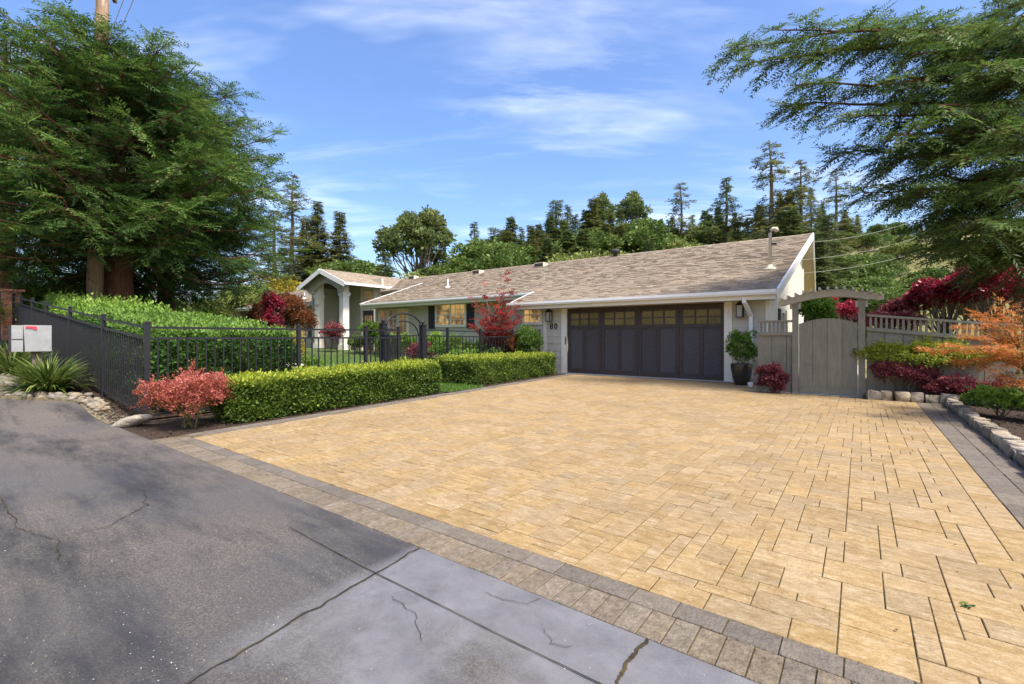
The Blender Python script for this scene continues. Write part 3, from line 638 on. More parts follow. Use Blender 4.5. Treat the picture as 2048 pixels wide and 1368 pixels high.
for x in (XP-1.15, XP+1.4):
    z0 = G(x, 15)+.02
    MB().box(x-.19, x+.19, YP+.45, YP+.83, z0, 4.3).build('porch_column', 'cream_trim', house)
    MB().box(x-.25, x+.25, YP+.39, YP+.89, 3.55, 3.66).box(x-.22, x+.22, YP+.42, YP+.86, 3.45, 3.55).build('column_capital', 'cream_trim', house)
    MB().box(x-.25, x+.25, YP+.39, YP+.89, z0, z0+.3).build('column_base', 'cream_trim', house)
YN = 17.2
MB().box(-27.3, -22.4, YN, YN+.15, 0, 4.6).box(-22.4, -20.0, YN, YN+.15, 0, 3.75).build('entry_wall', 'siding_vert', house); ew = bpy.data.objects['entry_wall']
battens(-27.2, -22.4, .2, 4.5, YN-.024, .22, ew, skip=((-24.4, -22.3),)); battens(-22.3, -20.02, .2, 3.7, YN-.024, .22, ew)
MB().box(-26.95, -26.8, 15.5, YN, 0, 4.3).build('porch_side_wall', 'siding_vert', house)
MB().box(-20.1, -20.0, YM+.15, YN, 0, 2.9).build('entry_side_wall', 'siding_vert', house)
fd = MB().box(-24.1, -23.0, YN-.05, YN+.0, .35, 2.75).build('front_door', 'door_dark', house)
for k in range(4): MB().box(-23.92+k*.19, -23.80+k*.19, YN-.06, YN-.045, 2.1, 2.45).build('pane', 'door_glass', fd)
MB().box(-24.3, -24.1, YN-.09, YN, .35, 4.15).box(-23.0, -22.85, YN-.09, YN, .35, 4.15).box(-24.1, -23.0, YN-.091, YN, 2.75, 2.95).box(-24.1, -23.0, YN-.091, YN, 4.0, 4.15).build('door_surround', 'cream_trim', house)
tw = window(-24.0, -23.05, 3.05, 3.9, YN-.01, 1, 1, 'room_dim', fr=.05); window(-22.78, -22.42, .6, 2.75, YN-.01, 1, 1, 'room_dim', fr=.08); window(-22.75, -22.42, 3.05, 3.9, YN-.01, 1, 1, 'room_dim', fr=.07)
# left wing
MB().box(-46, -27.3, 16.2, 16.35, 0, 3.3).build('wing_wall', 'siding_vert', house)
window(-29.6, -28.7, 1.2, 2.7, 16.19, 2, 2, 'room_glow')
for x0 in (-30.1, -28.5): MB().box(x0, x0+.38, 16.14, 16.18, 1.1, 2.8).build('shutter', 'dark_trim', house)
# small gable beyond the ridge
gx0, gyy = -35.5, 23.0
MB().extrude([(gx0-2.6,gyy,4.3),(gx0,gyy,5.65),(gx0+2.6,gyy,4.3)], (0,3,0)).build('rear_gable', 'shingle', house)
for sg in (-1, 1): MB().bar((gx0,gyy-.03,5.68), (gx0+sg*2.7,gyy-.03,4.28), .06, .25).build('rear_rake', 'white_trim', house)
# roof vents and pipes
def roof_vent(x, y, w=.45):
    z = zr(y); mb = MB().box(x-w/2, x+w/2, y-.22, y+.2, z-.05, z+.17); o = mb.build('roof_vent', 'soffit', house)
    MB().box(x-w/2+.03, x+w/2-.03, y-.235, y-.222, z-.02, z+.13).build('vent_mouth', 'vent_dark', o)
roof_vent(-17.0, 19.6, .5); roof_vent(-12.9, 19.7, .55); roof_vent(-23.0, 20.2, .5)
rv = MB().lathe((-9.15, 20.3, ZRG-.15), [(.10,0),(.10,.22),(.22,.24),(.24,.34),(.16,.42),(.02,.44)], 18).build('turbine_vent', 'vent_dark', house, True)
def pipe(x, y, h, rr): 
    z = zr(y); MB().tube([(x,y,z-.05),(x,y,z+h)], rr).lathe((x,y,z-.03), [(.15,0),(.15,.05),(rr+.02,.12)], 14).build('vent_pipe', 'white_trim', house)
pipe(-16.2, 16.4, .42, .035); pipe(-30.3, 16.9, .4, .035)
mx_, my_ = -2.05, 15.05; mz_ = zr(my_)
MB().tube([(mx_,my_,mz_-.05),(mx_,my_,mz_+1.02),(mx_+.02,my_,mz_+1.10),(mx_+.08,my_,mz_+1.14),(mx_+.15,my_,mz_+1.12),(mx_+.17,my_,mz_+1.05)], [.045,.045,.05,.055,.06,.06], 10).build('service_mast', 'pipe_beige', house, True)
MB().lathe((mx_,my_,mz_-.04), [(.19,0),(.17,.05),(.07,.10),(.06,.16)], 16).build('mast_flashing', 'pipe_beige', house, True)
MB().bar((mx_-.02,my_,mz_+.72),(mx_+.16,my_-.02,mz_+.70),.05,.05).build('mast_bracket', 'vent_dark', house)
# downspout, meter boxes
MB().bar((-2.32,YE+.0,ZE-.16),(-2.32,YE+.02,ZE-.30),.085,.07).bar((-2.32,YE+.01,ZE-.28),(-2.25,YG-.10,ZE-.62),.085,.07).bar((-2.25,YG-.09,ZE-.58),(-2.25,YG-.09,.12),.085,.07,(0,1,0)).build('downspout', 'white_trim', house)
MB().box(-1.80, -1.62, YG+.02, YG+.22, 1.05, 1.62).box(-1.62, -1.5, YG+.06, YG+.2, 1.18, 1.36).box(-1.74, -1.66, YG+.08, YG+.16, .1, 1.05).box(-1.745,-1.655,YG+.05,YG+.18,.85,1.05).build('meter_box', 'meter_grey', house)
# lanterns and house number
def lantern(x, z, label):
    y = YG-.012; t = thing('wall_lantern', label, 'lantern', (x, y, z), 'wall lanterns beside the garage door')
    MB().box(x-.055, x+.055, y-.025, y, z-.12, z+.16).build('back_plate', 'lamp_metal', t)
    MB().bar((x,y-.02,z+.12),(x,y-.14,z+.17),.02,.02).build('arm', 'lamp_metal', t)
    fr = MB(); c = y-.14
    for sx in (-1, 1):
        for sy in (-1, 1): fr.box(x+sx*.075-.01, x+sx*.075+.01, c+sy*.075-.01, c+sy*.075+.01, z-.2, z+.1)
    fr.box(x-.09, x+.09, c-.09, c+.09, z-.215, z-.198); fr.build('cage', 'lamp_metal', t)
    MB().add([(x+a*s, c+b*s, z+h) for s, h in ((.11,.098),(.045,.17)) for a, b in ((-1,-1),(1,-1),(1,1),(-1,1))], [(3,2,1,0),(4,5,6,7),(0,1,5,4),(1,2,6,5),(2,3,7,6),(3,0,4,7)]).box(x-.03,x+.03,c-.03,c+.03,z+.17,z+.2).build('roof_cap', 'lamp_metal', t)
    MB().box(x-.066, x+.066, c-.066, c+.066, z-.196, z+.096).build('glass', 'lamp_glass', t)
lantern(-8.36, 1.92, 'black box lantern on the siding above the house number'); lantern(-2.50, 1.92, 'black box lantern on the siding above the potted shrub')
def text_mesh(body, size, depth):
    cu = bpy.data.curves.new('number', 'FONT'); cu.body = body; cu.size = size; cu.extrude = depth; cu.space_character = 1.15
    o = bpy.data.objects.new('number', cu); C.objects.link(o); dg = bpy.context.evaluated_depsgraph_get()
    me = bpy.data.meshes.new_from_object(o.evaluated_get(dg)); bpy.data.objects.remove(o); bpy.data.curves.remove(cu); return me
for k, ch in enumerate('80'):
    o = link('house_number', text_mesh(ch, .27, .012), 'number_bronze'); o.location = (-8.40+k*.175, YG-.026, 1.455); o.rotation_euler = (R(90), 0, 0); o.scale = (.95, 1, 1)
    tag(o, 'dark metal digit %s on the siding left of the garage door' % ('eight' if ch == '8' else 'zero'), 'house number', 'house number digits')
# ================================================================ iron fences
PICK = {}
def picket_mesh(h):
    k = round(h, 2)
    if k not in PICK: PICK[k] = MB().box(-.009, .009, -.009, .009, 0, k).mesh('picket'); PICK[k].materials.append(MATS['black_iron'])
    return PICK[k]
def iron_fence(label, posts, hp=1.40, first=True, last=True, sp=.118, bottom=.10, wp=.058):
    t = thing('iron_fence', label, 'fence', (*posts[0], G(*posts[0])), 'black iron fence runs round the front yard')
    for i, (x, y) in enumerate(posts):
        if (i == 0 and not first) or (i == len(posts)-1 and not last): continue
        z = G(x, y); p = MB().box(x-wp/2, x+wp/2, y-wp/2, y+wp/2, z-.15, z+hp).build('post', 'black_iron', t)
        MB().box(x-wp/2-.008, x+wp/2+.008, y-wp/2-.008, y+wp/2+.008, z+hp, z+hp+.015).add([(x-wp/2,y-wp/2,z+hp+.015),(x+wp/2,y-wp/2,z+hp+.015),(x+wp/2,y+wp/2,z+hp+.015),(x-wp/2,y+wp/2,z+hp+.015),(x,y,z+hp+.04)], [(0,1,4),(1,2,4),(2,3,4),(3,0,4)]).build('post_cap', 'black_iron', p)
    for (xa, ya), (xb, yb) in zip(posts[:-1], posts[1:]):
        za, zb_ = G(xa, ya), G(xb, yb); L = math.hypot(xb-xa, yb-ya)
        for h in (hp-.06, hp-.215, bottom): MB().bar((xa,ya,za+h), (xb,yb,zb_+h), .028, .032).build('rail', 'black_iron', t)
        n = int(L/sp)
        for k in range(1, n):
            q = k/n; o = bpy.data.objects.new('picket', picket_mesh(hp-.215-bottom)); C.objects.link(o); par(o, t)
            o.location = (xa+(xb-xa)*q, ya+(yb-ya)*q, za+(zb_-za)*q+bottom)
    return t
iron_fence('black iron fence along the road, climbing towards the brick pillar', [(-8.05,2.17),(-10.3,2.17),(-12.75,2.17),(-15.1,2.17),(-16.9,2.17),(-18.6,2.17),(-20.2,2.2)], first=False)
iron_fence('black iron fence in front of the big rounded laurel hedge', [(-8.05,2.17),(-8.05,4.38),(-8.05,5.79),(-8.05,6.63)])
iron_fence('short black iron fence return leading back to the arched gate', [(-8.05,6.63),(-9.6,7.43)], first=False, last=False, sp=.15)
iron_fence('black iron fence from the arched gate to the garage corner', [(-9.6,8.75),(-9.45,9.55),(-9.2,10.7),(-9.0,12.05),(-8.82,13.33)], first=False)
# arched garden gate
gt = thing('garden_gate', 'arched black iron garden gate between ball-topped posts', 'gate', (-9.6, 8.1, G(-9.6, 8.1)))
for y in (7.43, 8.75):
    z = G(-9.6, y); p = MB().box(-9.67, -9.53, y-.07, y+.07, z-.1, z+1.46).box(-9.685, -9.515, y-.085, y+.085, z+1.46, z+1.48).build('gate_post', 'black_iron', gt)
    MB().lathe((-9.6, y, z+1.48), [(.03,0),(.02,.02),(.045,.045),(.052,.07),(.04,.1),(.005,.115)], 12).build('ball_finial', 'black_iron', p, True)
zg = G(-9.6, 8.1)
MB().tube([(-9.6, 8.09-.59*math.cos(math.pi*k/16), zg+1.40+.36*math.sin(math.pi*k/16)) for k in range(17)], .022, 8).build('arch', 'black_iron', gt, True)
MB().tube([(-9.6, 8.09-.50*math.cos(math.pi*k/16), zg+1.18+.38*math.sin(math.pi*k/16)) for k in range(17)], .018, 8).build('leaf_arch', 'black_iron', gt, True)
for h in (.12, 1.18): MB().bar((-9.6,7.55,zg+h),(-9.6,8.64,zg+h),.028,.03).build('gate_rail', 'black_iron', gt)
for y in (7.57, 8.62): MB().bar((-9.6,y,zg+.05),(-9.6,y,zg+1.22),.03,.03).build('gate_stile', 'black_iron', gt)
for k in range(1, 10): MB().bar((-9.6,7.57+k*.105,zg+.12),(-9.6,7.57+k*.105,zg+1.18),.016,.016).build('picket', 'black_iron', gt)
# ================================================================ timber gate, arbor, fence
YT = 11.62
def board_fence(label, x0, x1, ztop0, slope, zb=-.1, bw=.277, y=YT, grp='grey timber fence runs'):
    t = thing('timber_fence', label, 'fence', (x0, y, 0), grp); zt = lambda x: ztop0-slope*(x-x0)
    x = x0
    while x < x1-.02:
        w = min(bw, x1-x); a, b = x+.004, x+w-.004
        MB().extrude([(a,y+.02,zb),(b,y+.02,zb),(b,y+.02,zt(b)-.30),(a,y+.02,zt(a)-.30)], (0,.03,0)).build('board', 'timber_grey', t); x += w
    MB().extrude([(x0,y+.052,zb),(x1,y+.052,zb),(x1,y+.052,zt(x1)-.3),(x0,y+.052,zt(x0)-.3)], (0,.01,0)).build('backing', 'timber_grey', t)
    MB().bar((x0,y+.03,zt(x0)-.02),(x1,y+.03,zt(x1)-.02),.09,.045).build('top_rail', 'timber_grey', t)
    MB().bar((x0,y+.025,zt(x0)-.29),(x1,y+.025,zt(x1)-.29),.075,.07).build('middle_rail', 'timber_grey', t)
    x = x0+.06
    while x < x1-.03:
        MB().box(x-.019, x+.019, y+.012, y+.045, zt(x)-.262, zt(x)-.035).build('baluster', 'timber_grey', t); x += .083
    return t
board_fence('long grey timber fence with baluster top behind the red shrubs', .11, 6.2, 1.655, .115)
board_fence('short grey timber fence between the house corner and the arbor', -1.83, -1.17, 1.56, 0)
tg = thing('timber_gate', 'grey arched timber gate of four boards under the arbor', 'gate', (-.55, YT, 0))
gx0, gx1 = -1.045, -.036; gtop = lambda x: 1.43+.155*math.sin(math.pi*(x-gx0+.12)/(gx1-gx0+.24))
for k in range(4):
    a = gx0+(gx1-gx0)*k/4+.003; b = gx0+(gx1-gx0)*(k+1)/4-.003; top = [(a+(b-a)*i/6, YT-.01, gtop(a+(b-a)*i/6)) for i in range(7)]
    MB().extrude([(a,YT-.01,.15)]+[(b,YT-.01,.15)]+top[::-1], (0,.035,0)).build('board', 'timber_grey', tg)
MB().box(gx0, gx1, YT-.018, YT+.025, .03, .148).build('kick_board', 'timber_grey', tg)
MB().extrude([(gx0+.01,YT+.026,.1),(gx1-.01,YT+.026,.1)]+[(gx1-.01-(gx1-gx0-.02)*i/12,YT+.026,gtop(gx1-.01-(gx1-gx0-.02)*i/12)-.03) for i in range(13)], (0,.012,0)).build('backing', 'timber_grey', tg)
MB().box(gx0+.02, gx1-.02, YT+.039, YT+.06, .25, .35).box(gx0+.02, gx1-.02, YT+.026, YT+.05, 1.2, 1.3).build('brace', 'timber_grey', tg)
MB().box(gx1-.07, gx1-.035, YT-.035, YT-.01, .84, .97).build('latch', 'number_bronze', tg)
ar = thing('garden_arbor', 'weathered timber arbor with curved beams over the side gate', 'arbor', (-.55, YT+.1, 0))
for x in (-1.11, .03):
    p = MB().box(x-.055, x+.055, YT-.02, YT+.09, -.05, 1.98).build('post', 'arbor_wood' if False else 'timber_grey', ar)
    MB().box(x-.10, x+.10, YT-.005, YT+.075, 1.80, 1.93).build('bracket', 'arbor_wood', p)
def beam(y):
    n = 20; xs = [-1.42+1.80*k/n for k in range(n+1)]
    top = [(x, y, 1.985+.19*math.sin(math.pi*(x+1.42)/1.80)+.03*(x+.5)) for x in xs]; bot = [(x, y, z-.115-(.03 if 2 < k < n-2 else 0)+.04*(k in (0, n))) for k, (x, _, z) in enumerate(top)]
    MB().extrude(bot+top[::-1], (0,.04,0)).build('beam', 'arbor_wood', ar)
beam(YT-.065); beam(YT+.095)
for k in range(13):
    x = -1.36+1.68*k/12; z = 1.985+.19*math.sin(math.pi*(x+1.42)/1.80)+.03*(x+.5)
    MB().box(x-.016, x+.016, YT-.33, YT+.40, z-.012, z+.045).build('slat', 'arbor_wood', ar)
# ================================================================ stones
def rock_mesh(seed, sub=2, rough=.18, flat=.6, blocky=0.0):
    import bmesh
    bm = bmesh.new(); bmesh.ops.create_icosphere(bm, subdivisions=sub, radius=1); r = np.random.default_rng(seed); k = r.normal(0, 1.6, (5, 3)); ph = r.uniform(0, 6, 5)
    for v in bm.verts:
        p = np.array(v.co); d = 1+rough*sum(math.sin(float(k[i]@p)*1.7+ph[i]) for i in range(5))/2.2
        if blocky: q = np.sign(p)*np.abs(p)**(1-blocky); q = q/np.max(np.abs(q))*(.6+.4*np.max(np.abs(p))); p = p*(1-blocky)+q*blocky
        v.co = Vector(p*d*np.array([1, 1, flat]))
    me = bpy.data.meshes.new('stone'); bm.to_mesh(me); bm.free(); me.polygons.foreach_set('use_smooth', [True]*len(me.polygons)); return me
RK = [rock_mesh(s, 2, .16, .62) for s in range(6)]; BK = [rock_mesh(20+s, 3, .13, .8, .92) for s in range(6)]
for m_ in RK: m_.materials.append(MATS['river_stone'])
for m_ in BK: m_.materials.append(MATS['stone_pale'])
ed = thing('stone_edging', 'low kerb of rough pale stones along the right-hand flower bed', 'edging', (1.27, 7, 0), 'stone edgings')
y = 2.2; k = 0; rr = random.Random(5)
while y < 11.2:
    L = rr.uniform(.17, .30); o = bpy.data.objects.new('stone', BK[k % 6]); C.objects.link(o); par(o, ed); o.location = (1.285+rr.uniform(-.015, .015), y+L/2, .045); o.scale = (.075*rr.uniform(.9, 1.15), L/2*.99, .088*rr.uniform(.8, 1.2)); o.rotation_euler = (rr.gauss(0, .06), rr.gauss(0, .08), rr.gauss(0, .06)); y += L; k += 1
ed2 = thing('stone_edging', 'short row of rough stones in front of the red shrubs by the gate', 'edging', (.6, 11.35, 0), 'stone edgings')
x = .10
while x < 1.2:
    L = rr.uniform(.16, .25); o = bpy.data.objects.new('stone', BK[k % 6]); C.objects.link(o); par(o, ed2); o.location = (x+L/2, 11.36+rr.uniform(-.02, .02), .075); o.scale = (L/2*.96, .09, .12*rr.uniform(.9, 1.2)); o.rotation_euler = (0, rr.gauss(0, .1), rr.gauss(0, .1)); x += L; k += 1
spots = []
for _ in range(4000):
    x = rr.uniform(-13.2, -9.3); d = rr.uniform(.03, .42 if x < -10.4 else .22); y = road_edge(x)+d; s = rr.uniform(.045, .095)*(1 if x < -10.2 else .7)
    if all((x-a)**2+(y-b)**2 > ((s+c)*.86)**2 for a, b, c in spots): spots.append((x, y, s))
for x, y, s in spots[:150]:
    o = bpy.data.objects.new('river_stone', RK[rr.randrange(6)]); C.objects.link(o); o.location = (x, y, G(x, y)+.02+s*.3); o.scale = (s*rr.uniform(1, 1.35), s, s); o.rotation_euler = (rr.gauss(0, .15), rr.gauss(0, .15), rr.uniform(0, 6))
    tag(o, 'rounded river stone in the cobbled strip along the road edge', 'stone', 'river stones along the road edge')
o = link('corner_rock', rock_mesh(61, 3, .12, .4, .3), 'stone_pale'); o.location = (-7.95, 1.97, .06); o.scale = (.26, .13, .17); o.rotation_euler = (.1, -.25, .5); tag(o, 'flat tan rock at the foot of the corner fence post', 'rock')
kb = MB()
for k in range(30):
    x = -9.9-k*.13; x2 = x-.13
    kb.add([(x,road_edge(x)-.05,G(x,road_edge(x))-.05),(x,road_edge(x)-.04,G(x,road_edge(x))+.035),(x,road_edge(x)+.03,G(x,road_edge(x))+.04),
            (x2,road_edge(x2)-.05,G(x2,road_edge(x2))-.05),(x2,road_edge(x2)-.04,G(x2,road_edge(x2))+.035),(x2,road_edge(x2)+.03,G(x2,road_edge(x2))+.04)], [(0,3,4,1),(1,4,5,2)])
struct(kb.build('kerb', 'soil'))
# ================================================================ shrubs and hedges
def shrub_arrays(r, c, rad, n, leaf, lobes=14, lob=.42, up=.35, low=False, shell=.55):
    c = np.asarray(c, float); rad = np.asarray(rad, float)
    d = rdir(r, lobes); d[:, 2] = np.abs(d[:, 2])*.9-.25*(r.random(lobes) < .35); d[:, 2] = np.where(low, r.uniform(-.9, 1, lobes), d[:, 2]); d = nrm(d); LC = c+d*rad*(1-lob*.8)*r.uniform(.55, 1.08, (lobes, 1))
    k = r.integers(0, lobes, n); q = rdir(r, n); q[:, 2] = np.where(r.random(n) < .7, np.abs(q[:, 2]), q[:, 2])
    rr_ = (shell+(1-shell)*r.random(n)**.5)[:, None]; lr = (r.uniform(.75, 1.25, lobes))[k][:, None]
    P = LC[k]+q*rad*lob*lr*rr_; D = nrm(q+rdir(r, n)*.8+np.array([0, 0, up])); N = nrm(q*.6+rdir(r, n)*.7+np.array([0, 0, .5]))
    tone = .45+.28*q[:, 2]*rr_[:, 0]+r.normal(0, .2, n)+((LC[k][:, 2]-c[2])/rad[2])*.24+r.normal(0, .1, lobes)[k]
    m = max(1, n//70); nl = 14; kk = r.integers(0, lobes, m); qd = nrm(rdir(r, m)+np.array([0, 0, .55])+nrm(LC[kk]-c)*.7); ln = rad.mean()*lob*r.uniform(.7, 1.9, m)
    tt = np.linspace(.35, 1, nl); SP = (LC[kk][:, None]+qd[:, None]*(ln[:, None]*tt)[..., None]); SP = SP+r.normal(0, leaf*.25, SP.shape); SD = nrm(qd[:, None]*.6+rdir(r, m*nl).reshape(m, nl, 3))
    P = np.concatenate([P, SP.reshape(-1, 3)]); D = np.concatenate([D, SD.reshape(-1, 3)]); N = np.concatenate([N, rdir(r, m*nl)+np.array([0, 0, .6])])
    tone = np.concatenate([tone, np.repeat(.55+r.normal(0, .12, m), nl)+r.normal(0, .1, m*nl)])
    return P, D, N, tone, LC
def shrub(name, label, cat, base, rad, n, leaf, mat, lobes=14, lob=.42, group=None, seed=1, stem='grey_bark', lift=0.0, tone=0.0, asp=.5, up=.35, stems=None, low=False):
    r = np.random.default_rng(seed); b = np.asarray(base, float); t = thing(name, label, cat, b, group); c = b+np.array([0, 0, rad[2]*.95+lift])
    P, D, N, tn, LC = shrub_arrays(r, c, rad, n, leaf, lobes, lob, up, low)
    keep = P[:, 2] > b[2]+.015; P, D, N, tn = P[keep], D[keep], N[keep], tn[keep]
    L = leaf*r.uniform(.65, 1.25, len(P)); link('foliage', leaf_mesh('foliage', P, D, N, L, L*asp, tn+tone), mat, t)
    mb = MB()
    for q in LC[:stems or min(lobes, 9)]:
        s = b+np.array([*(r.normal(0, .1, 2)*np.array(rad[:2])), -.03]); bark_tube(mb, s, q, .035*min(rad[2], 1.2)*.5+.004, .004, 5, .04*rad[0], r)
    mb.build('stems', stem, t); return t
def hedge(name, label, quad, h0, h1, n, leaf, mat, seed, group=None, lump=.05, z0=0.0, newg=.5, jit=.03, top_round=.0, grow=0.0):
    """clipped hedge over a plan quad a,b,c,d (a-b front edge), leaves on its front, ends, back and top; h0 at a/d end, h1 at b/c end"""
    r = np.random.default_rng(seed); a, b, c, d = [np.array(p, float) for p in quad]; t = thing(name, label, 'hedge', (*(a+b)/2, G(*((a+b)/2))+z0), group)
    def plan(u, v): return (a*(1-u)[:, None]+b*u[:, None])*(1-v)[:, None]+(d*(1-u)[:, None]+c*u[:, None])*v[:, None]
    le, wi = np.linalg.norm(b-a), np.linalg.norm(d-a); hm = (h0+h1)/2
    ar_ = np.array([le*hm, wi*hm, le*hm*.5, wi*hm, le*wi]); ar_ /= ar_.sum(); which = r.choice(5, n, p=ar_); u = r.random(n); v = r.random(n); w = r.random(n)**.85
    U = np.where((which == 0) | (which == 2) | (which == 4), u, np.where(which == 1, 1.0, 0.0)); V = np.where(which == 0, 0.0, np.where(which == 2, 1.0, np.where(which == 4, v, u)))
    W = np.where(which == 4, 1.0, w)
    Nl = np.zeros((n, 3)); f = (a-d)/max(wi, 1e-6); e = (b-a)/le
    for i, vec in enumerate(((*f, 0), (*e, 0), (*(-f), 0), (*(-e), 0), (0, 0, 1))): Nl[which == i] = vec
    xy = plan(U, V); H = h0+(h1-h0)*U; gz = np.array([G(x, y) for x, y in xy])+z0
    P = np.stack([xy[:, 0], xy[:, 1], gz+W*H], 1)
    ctr = np.stack([*plan(U, np.full(n, .5)).T, gz+H*.5], 1); edge = np.clip((W-.80)/.2, 0, 1)*np.where(which == 4, 0, 1); P += (ctr-P)*(edge**2*.10)[:, None]
    lum = (np.sin(P[:, 0]*9+1.3*np.sin(P[:, 2]*11))+np.sin(P[:, 1]*8.3+2*np.sin(P[:, 2]*7+P[:, 0]*5))+np.sin(P[:, 2]*13+P[:, 1]*6))/3
    P += Nl*(lum*lump+r.normal(0, jit, n)-np.abs(r.normal(0, jit, n)))[:, None]
    D = nrm(Nl*.8+rdir(r, n)*.8+np.array([0, 0, .35])); N = nrm(Nl+rdir(r, n)*.9)
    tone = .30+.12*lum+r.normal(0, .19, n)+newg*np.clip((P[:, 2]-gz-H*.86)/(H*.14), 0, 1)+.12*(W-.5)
    if grow:
        k = (which == 4) & (r.random(n) < .25); P[k, 2] += r.random(k.sum())*grow; tone[k] += .15
    L = leaf*r.uniform(.65, 1.25, n); link('foliage', leaf_mesh('foliage', P, D, N, L, L*.55, tone), mat, t)
    mb = MB()
    for k in range(max(4, int(le/.35))):
        q = a+(b-a)*(k+.5)/max(4, int(le/.35))+(d-a)*.5; z = G(*q)+z0; bark_tube(mb, (*q, z-.05), (*(q+r.normal(0, .06, 2)), z+hm*.8), .02, .008, 5, .03, r)
        for _ in range(3): bark_tube(mb, (*q, z+.12), (*(q+r.normal(0, min(wi, .8)*.25, 2)), z+hm*r.uniform(.5, .85)), .010, .004, 4, .03, r)
    mb.build('stems', 'grey_bark', t)
    # dense twig mass inside
    ins = .16*min(wi, .8)
    def corner(u, v): q = plan(np.array([u]), np.array([v]))[0]; return q
    iu, iv = ins/le, ins/wi; cs = [corner(iu, iv), corner(1-iu, iv), corner(1-iu, 1-iv), corner(iu, 1-iv)]
    zz = [G(*q)+z0 for q in cs]; hh = [h0, h1, h1, h0]
    MB().add([(*q, z+.06) for q, z in zip(cs, zz)]+[(*q, z+h-ins*.8) for q, z, h in zip(cs, zz, hh)], [(3,2,1,0),(4,5,6,7),(0,1,5,4),(1,2,6,5),(2,3,7,6),(3,0,4,7)]).build('twigs', 'twig_mass', t)
    return t
surf('twig_mass', (.035,.042,.014), (.06,.07,.022), 18, .95, .8, 40)
HG = 'clipped low box hedges along the driveway'
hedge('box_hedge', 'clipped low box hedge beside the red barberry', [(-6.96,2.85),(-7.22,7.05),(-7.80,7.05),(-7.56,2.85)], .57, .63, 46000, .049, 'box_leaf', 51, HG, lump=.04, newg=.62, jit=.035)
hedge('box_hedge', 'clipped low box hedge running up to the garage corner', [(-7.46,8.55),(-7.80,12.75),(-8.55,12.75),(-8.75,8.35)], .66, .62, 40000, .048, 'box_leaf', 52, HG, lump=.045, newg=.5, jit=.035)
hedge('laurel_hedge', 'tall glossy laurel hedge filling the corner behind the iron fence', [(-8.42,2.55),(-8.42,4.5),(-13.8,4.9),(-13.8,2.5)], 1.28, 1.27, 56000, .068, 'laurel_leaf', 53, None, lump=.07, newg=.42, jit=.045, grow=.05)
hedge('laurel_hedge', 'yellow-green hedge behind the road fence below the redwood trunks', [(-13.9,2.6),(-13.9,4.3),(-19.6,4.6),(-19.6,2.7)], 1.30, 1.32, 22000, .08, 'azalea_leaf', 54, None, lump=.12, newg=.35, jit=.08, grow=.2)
shrub('barberry_bush', 'pink and red barberry bush at the corner of the driveway', 'shrub', (-7.22,2.42,-.01), (.62,.55,.40), 15000, .034, 'barberry_leaf', lobes=34, lob=.30, seed=61, asp=.5, up=.6, stem='green_stem')
# spiky clump and mailbox
def strap_clump(label, base, n, L, seed, spread_=.9, group=None):
    r = np.random.default_rng(seed); t = thing('strap_leaf_plant', label, 'plant', base, group); mb_v = []; mb_f = []; tones = []
    for i in range(n):
        az = r.uniform(0, 2*math.pi); tilt = r.uniform(.05, spread_); ln = L*r.uniform(.6, 1.15); w = r.uniform(.010, .019); p = np.array(base)+np.array([math.cos(az), math.sin(az), 0])*r.uniform(0, .16); p[2] -= .02
        h = np.array([math.cos(az), math.sin(az), 0]); sd_ = np.array([-h[1], h[0], 0]); o = len(mb_v); K = 7; ang = tilt; q = p.copy()
        for k in range(K):
            ww = w*(1-(k/(K-1))**2.2)+.001; mb_v += [tuple(q-sd_*ww), tuple(q+sd_*ww)]; tones += [0]*0
            ang += r.uniform(.10, .30)*(1 if k > 1 else .4); q = q+(h*math.sin(ang)+np.array([0, 0, math.cos(ang)]))*ln/(K-1)
        tones += [float(np.clip(r.normal(.45, .25), 0, 1))]*(2*K); mb_f += [(o+2*k, o+2*k+1, o+2*k+3, o+2*k+2) for k in range(K-1)]
    me = bpy.data.meshes.new('leaves'); me.from_pydata(mb_v, [], mb_f); me.update(); a_ = me.attributes.new('tone', 'FLOAT', 'POINT'); a_.data.foreach_set('value', tones); link('leaves', me, 'strap_leaf', t); return t
strap_clump('large clump of arching strap leaves in front of the mailbox', (-11.15,1.62,G(-11.15,1.62)), 620, .78, 71, 1.0)
strap_clump('clump of strap leaves at the left edge beside the mailbox', (-13.3,1.42,G(-13.3,1.42)), 420, .85, 72, .9)
mz = G(-12.35, 1.6); mbx = thing('mailbox', 'grey metal mailbox with a red flag above the strap-leaf clump', 'mailbox', (-12.3,1.6,mz))
mo = [at(50, 702, 8.4), at(96, 702, 8.15)]; bx, by = (mo[0][:2]+mo[1][:2])/2; ang = math.atan2(-bx, by)+.12
def rbox(name, m, parent, x0, x1, y0, y1, z0, z1, taper=0):
    ca, sa = math.cos(ang), math.sin(ang); mb = MB().box(x0, x1, y0, y1, z0, z1)
    mb.v = [((x+(taper if z < (z0+z1)/2 and x < 0 else 0)), y, z) for x, y, z in mb.v]; mb.v = [(bx+ca*x-sa*y, by+sa*x+ca*y, mz+z) for x, y, z in mb.v]; return mb.build(name, m, parent)
Zm = 1.41-mz
bd = rbox('body', 'galvanised', mbx, -.175, .175, -.15, .15, Zm-.46, Zm, .02)
rbox('side_door', 'galvanised', mbx, -.315, -.177, -.13, .13, Zm-.46, Zm-.005); rbox('shelf_line', 'vent_dark', mbx, -.31, -.18, -.135, -.128, Zm-.255, Zm-.24); rbox('rim', 'vent_dark', mbx, -.33, -.317, -.13, .13, Zm-.46, Zm)
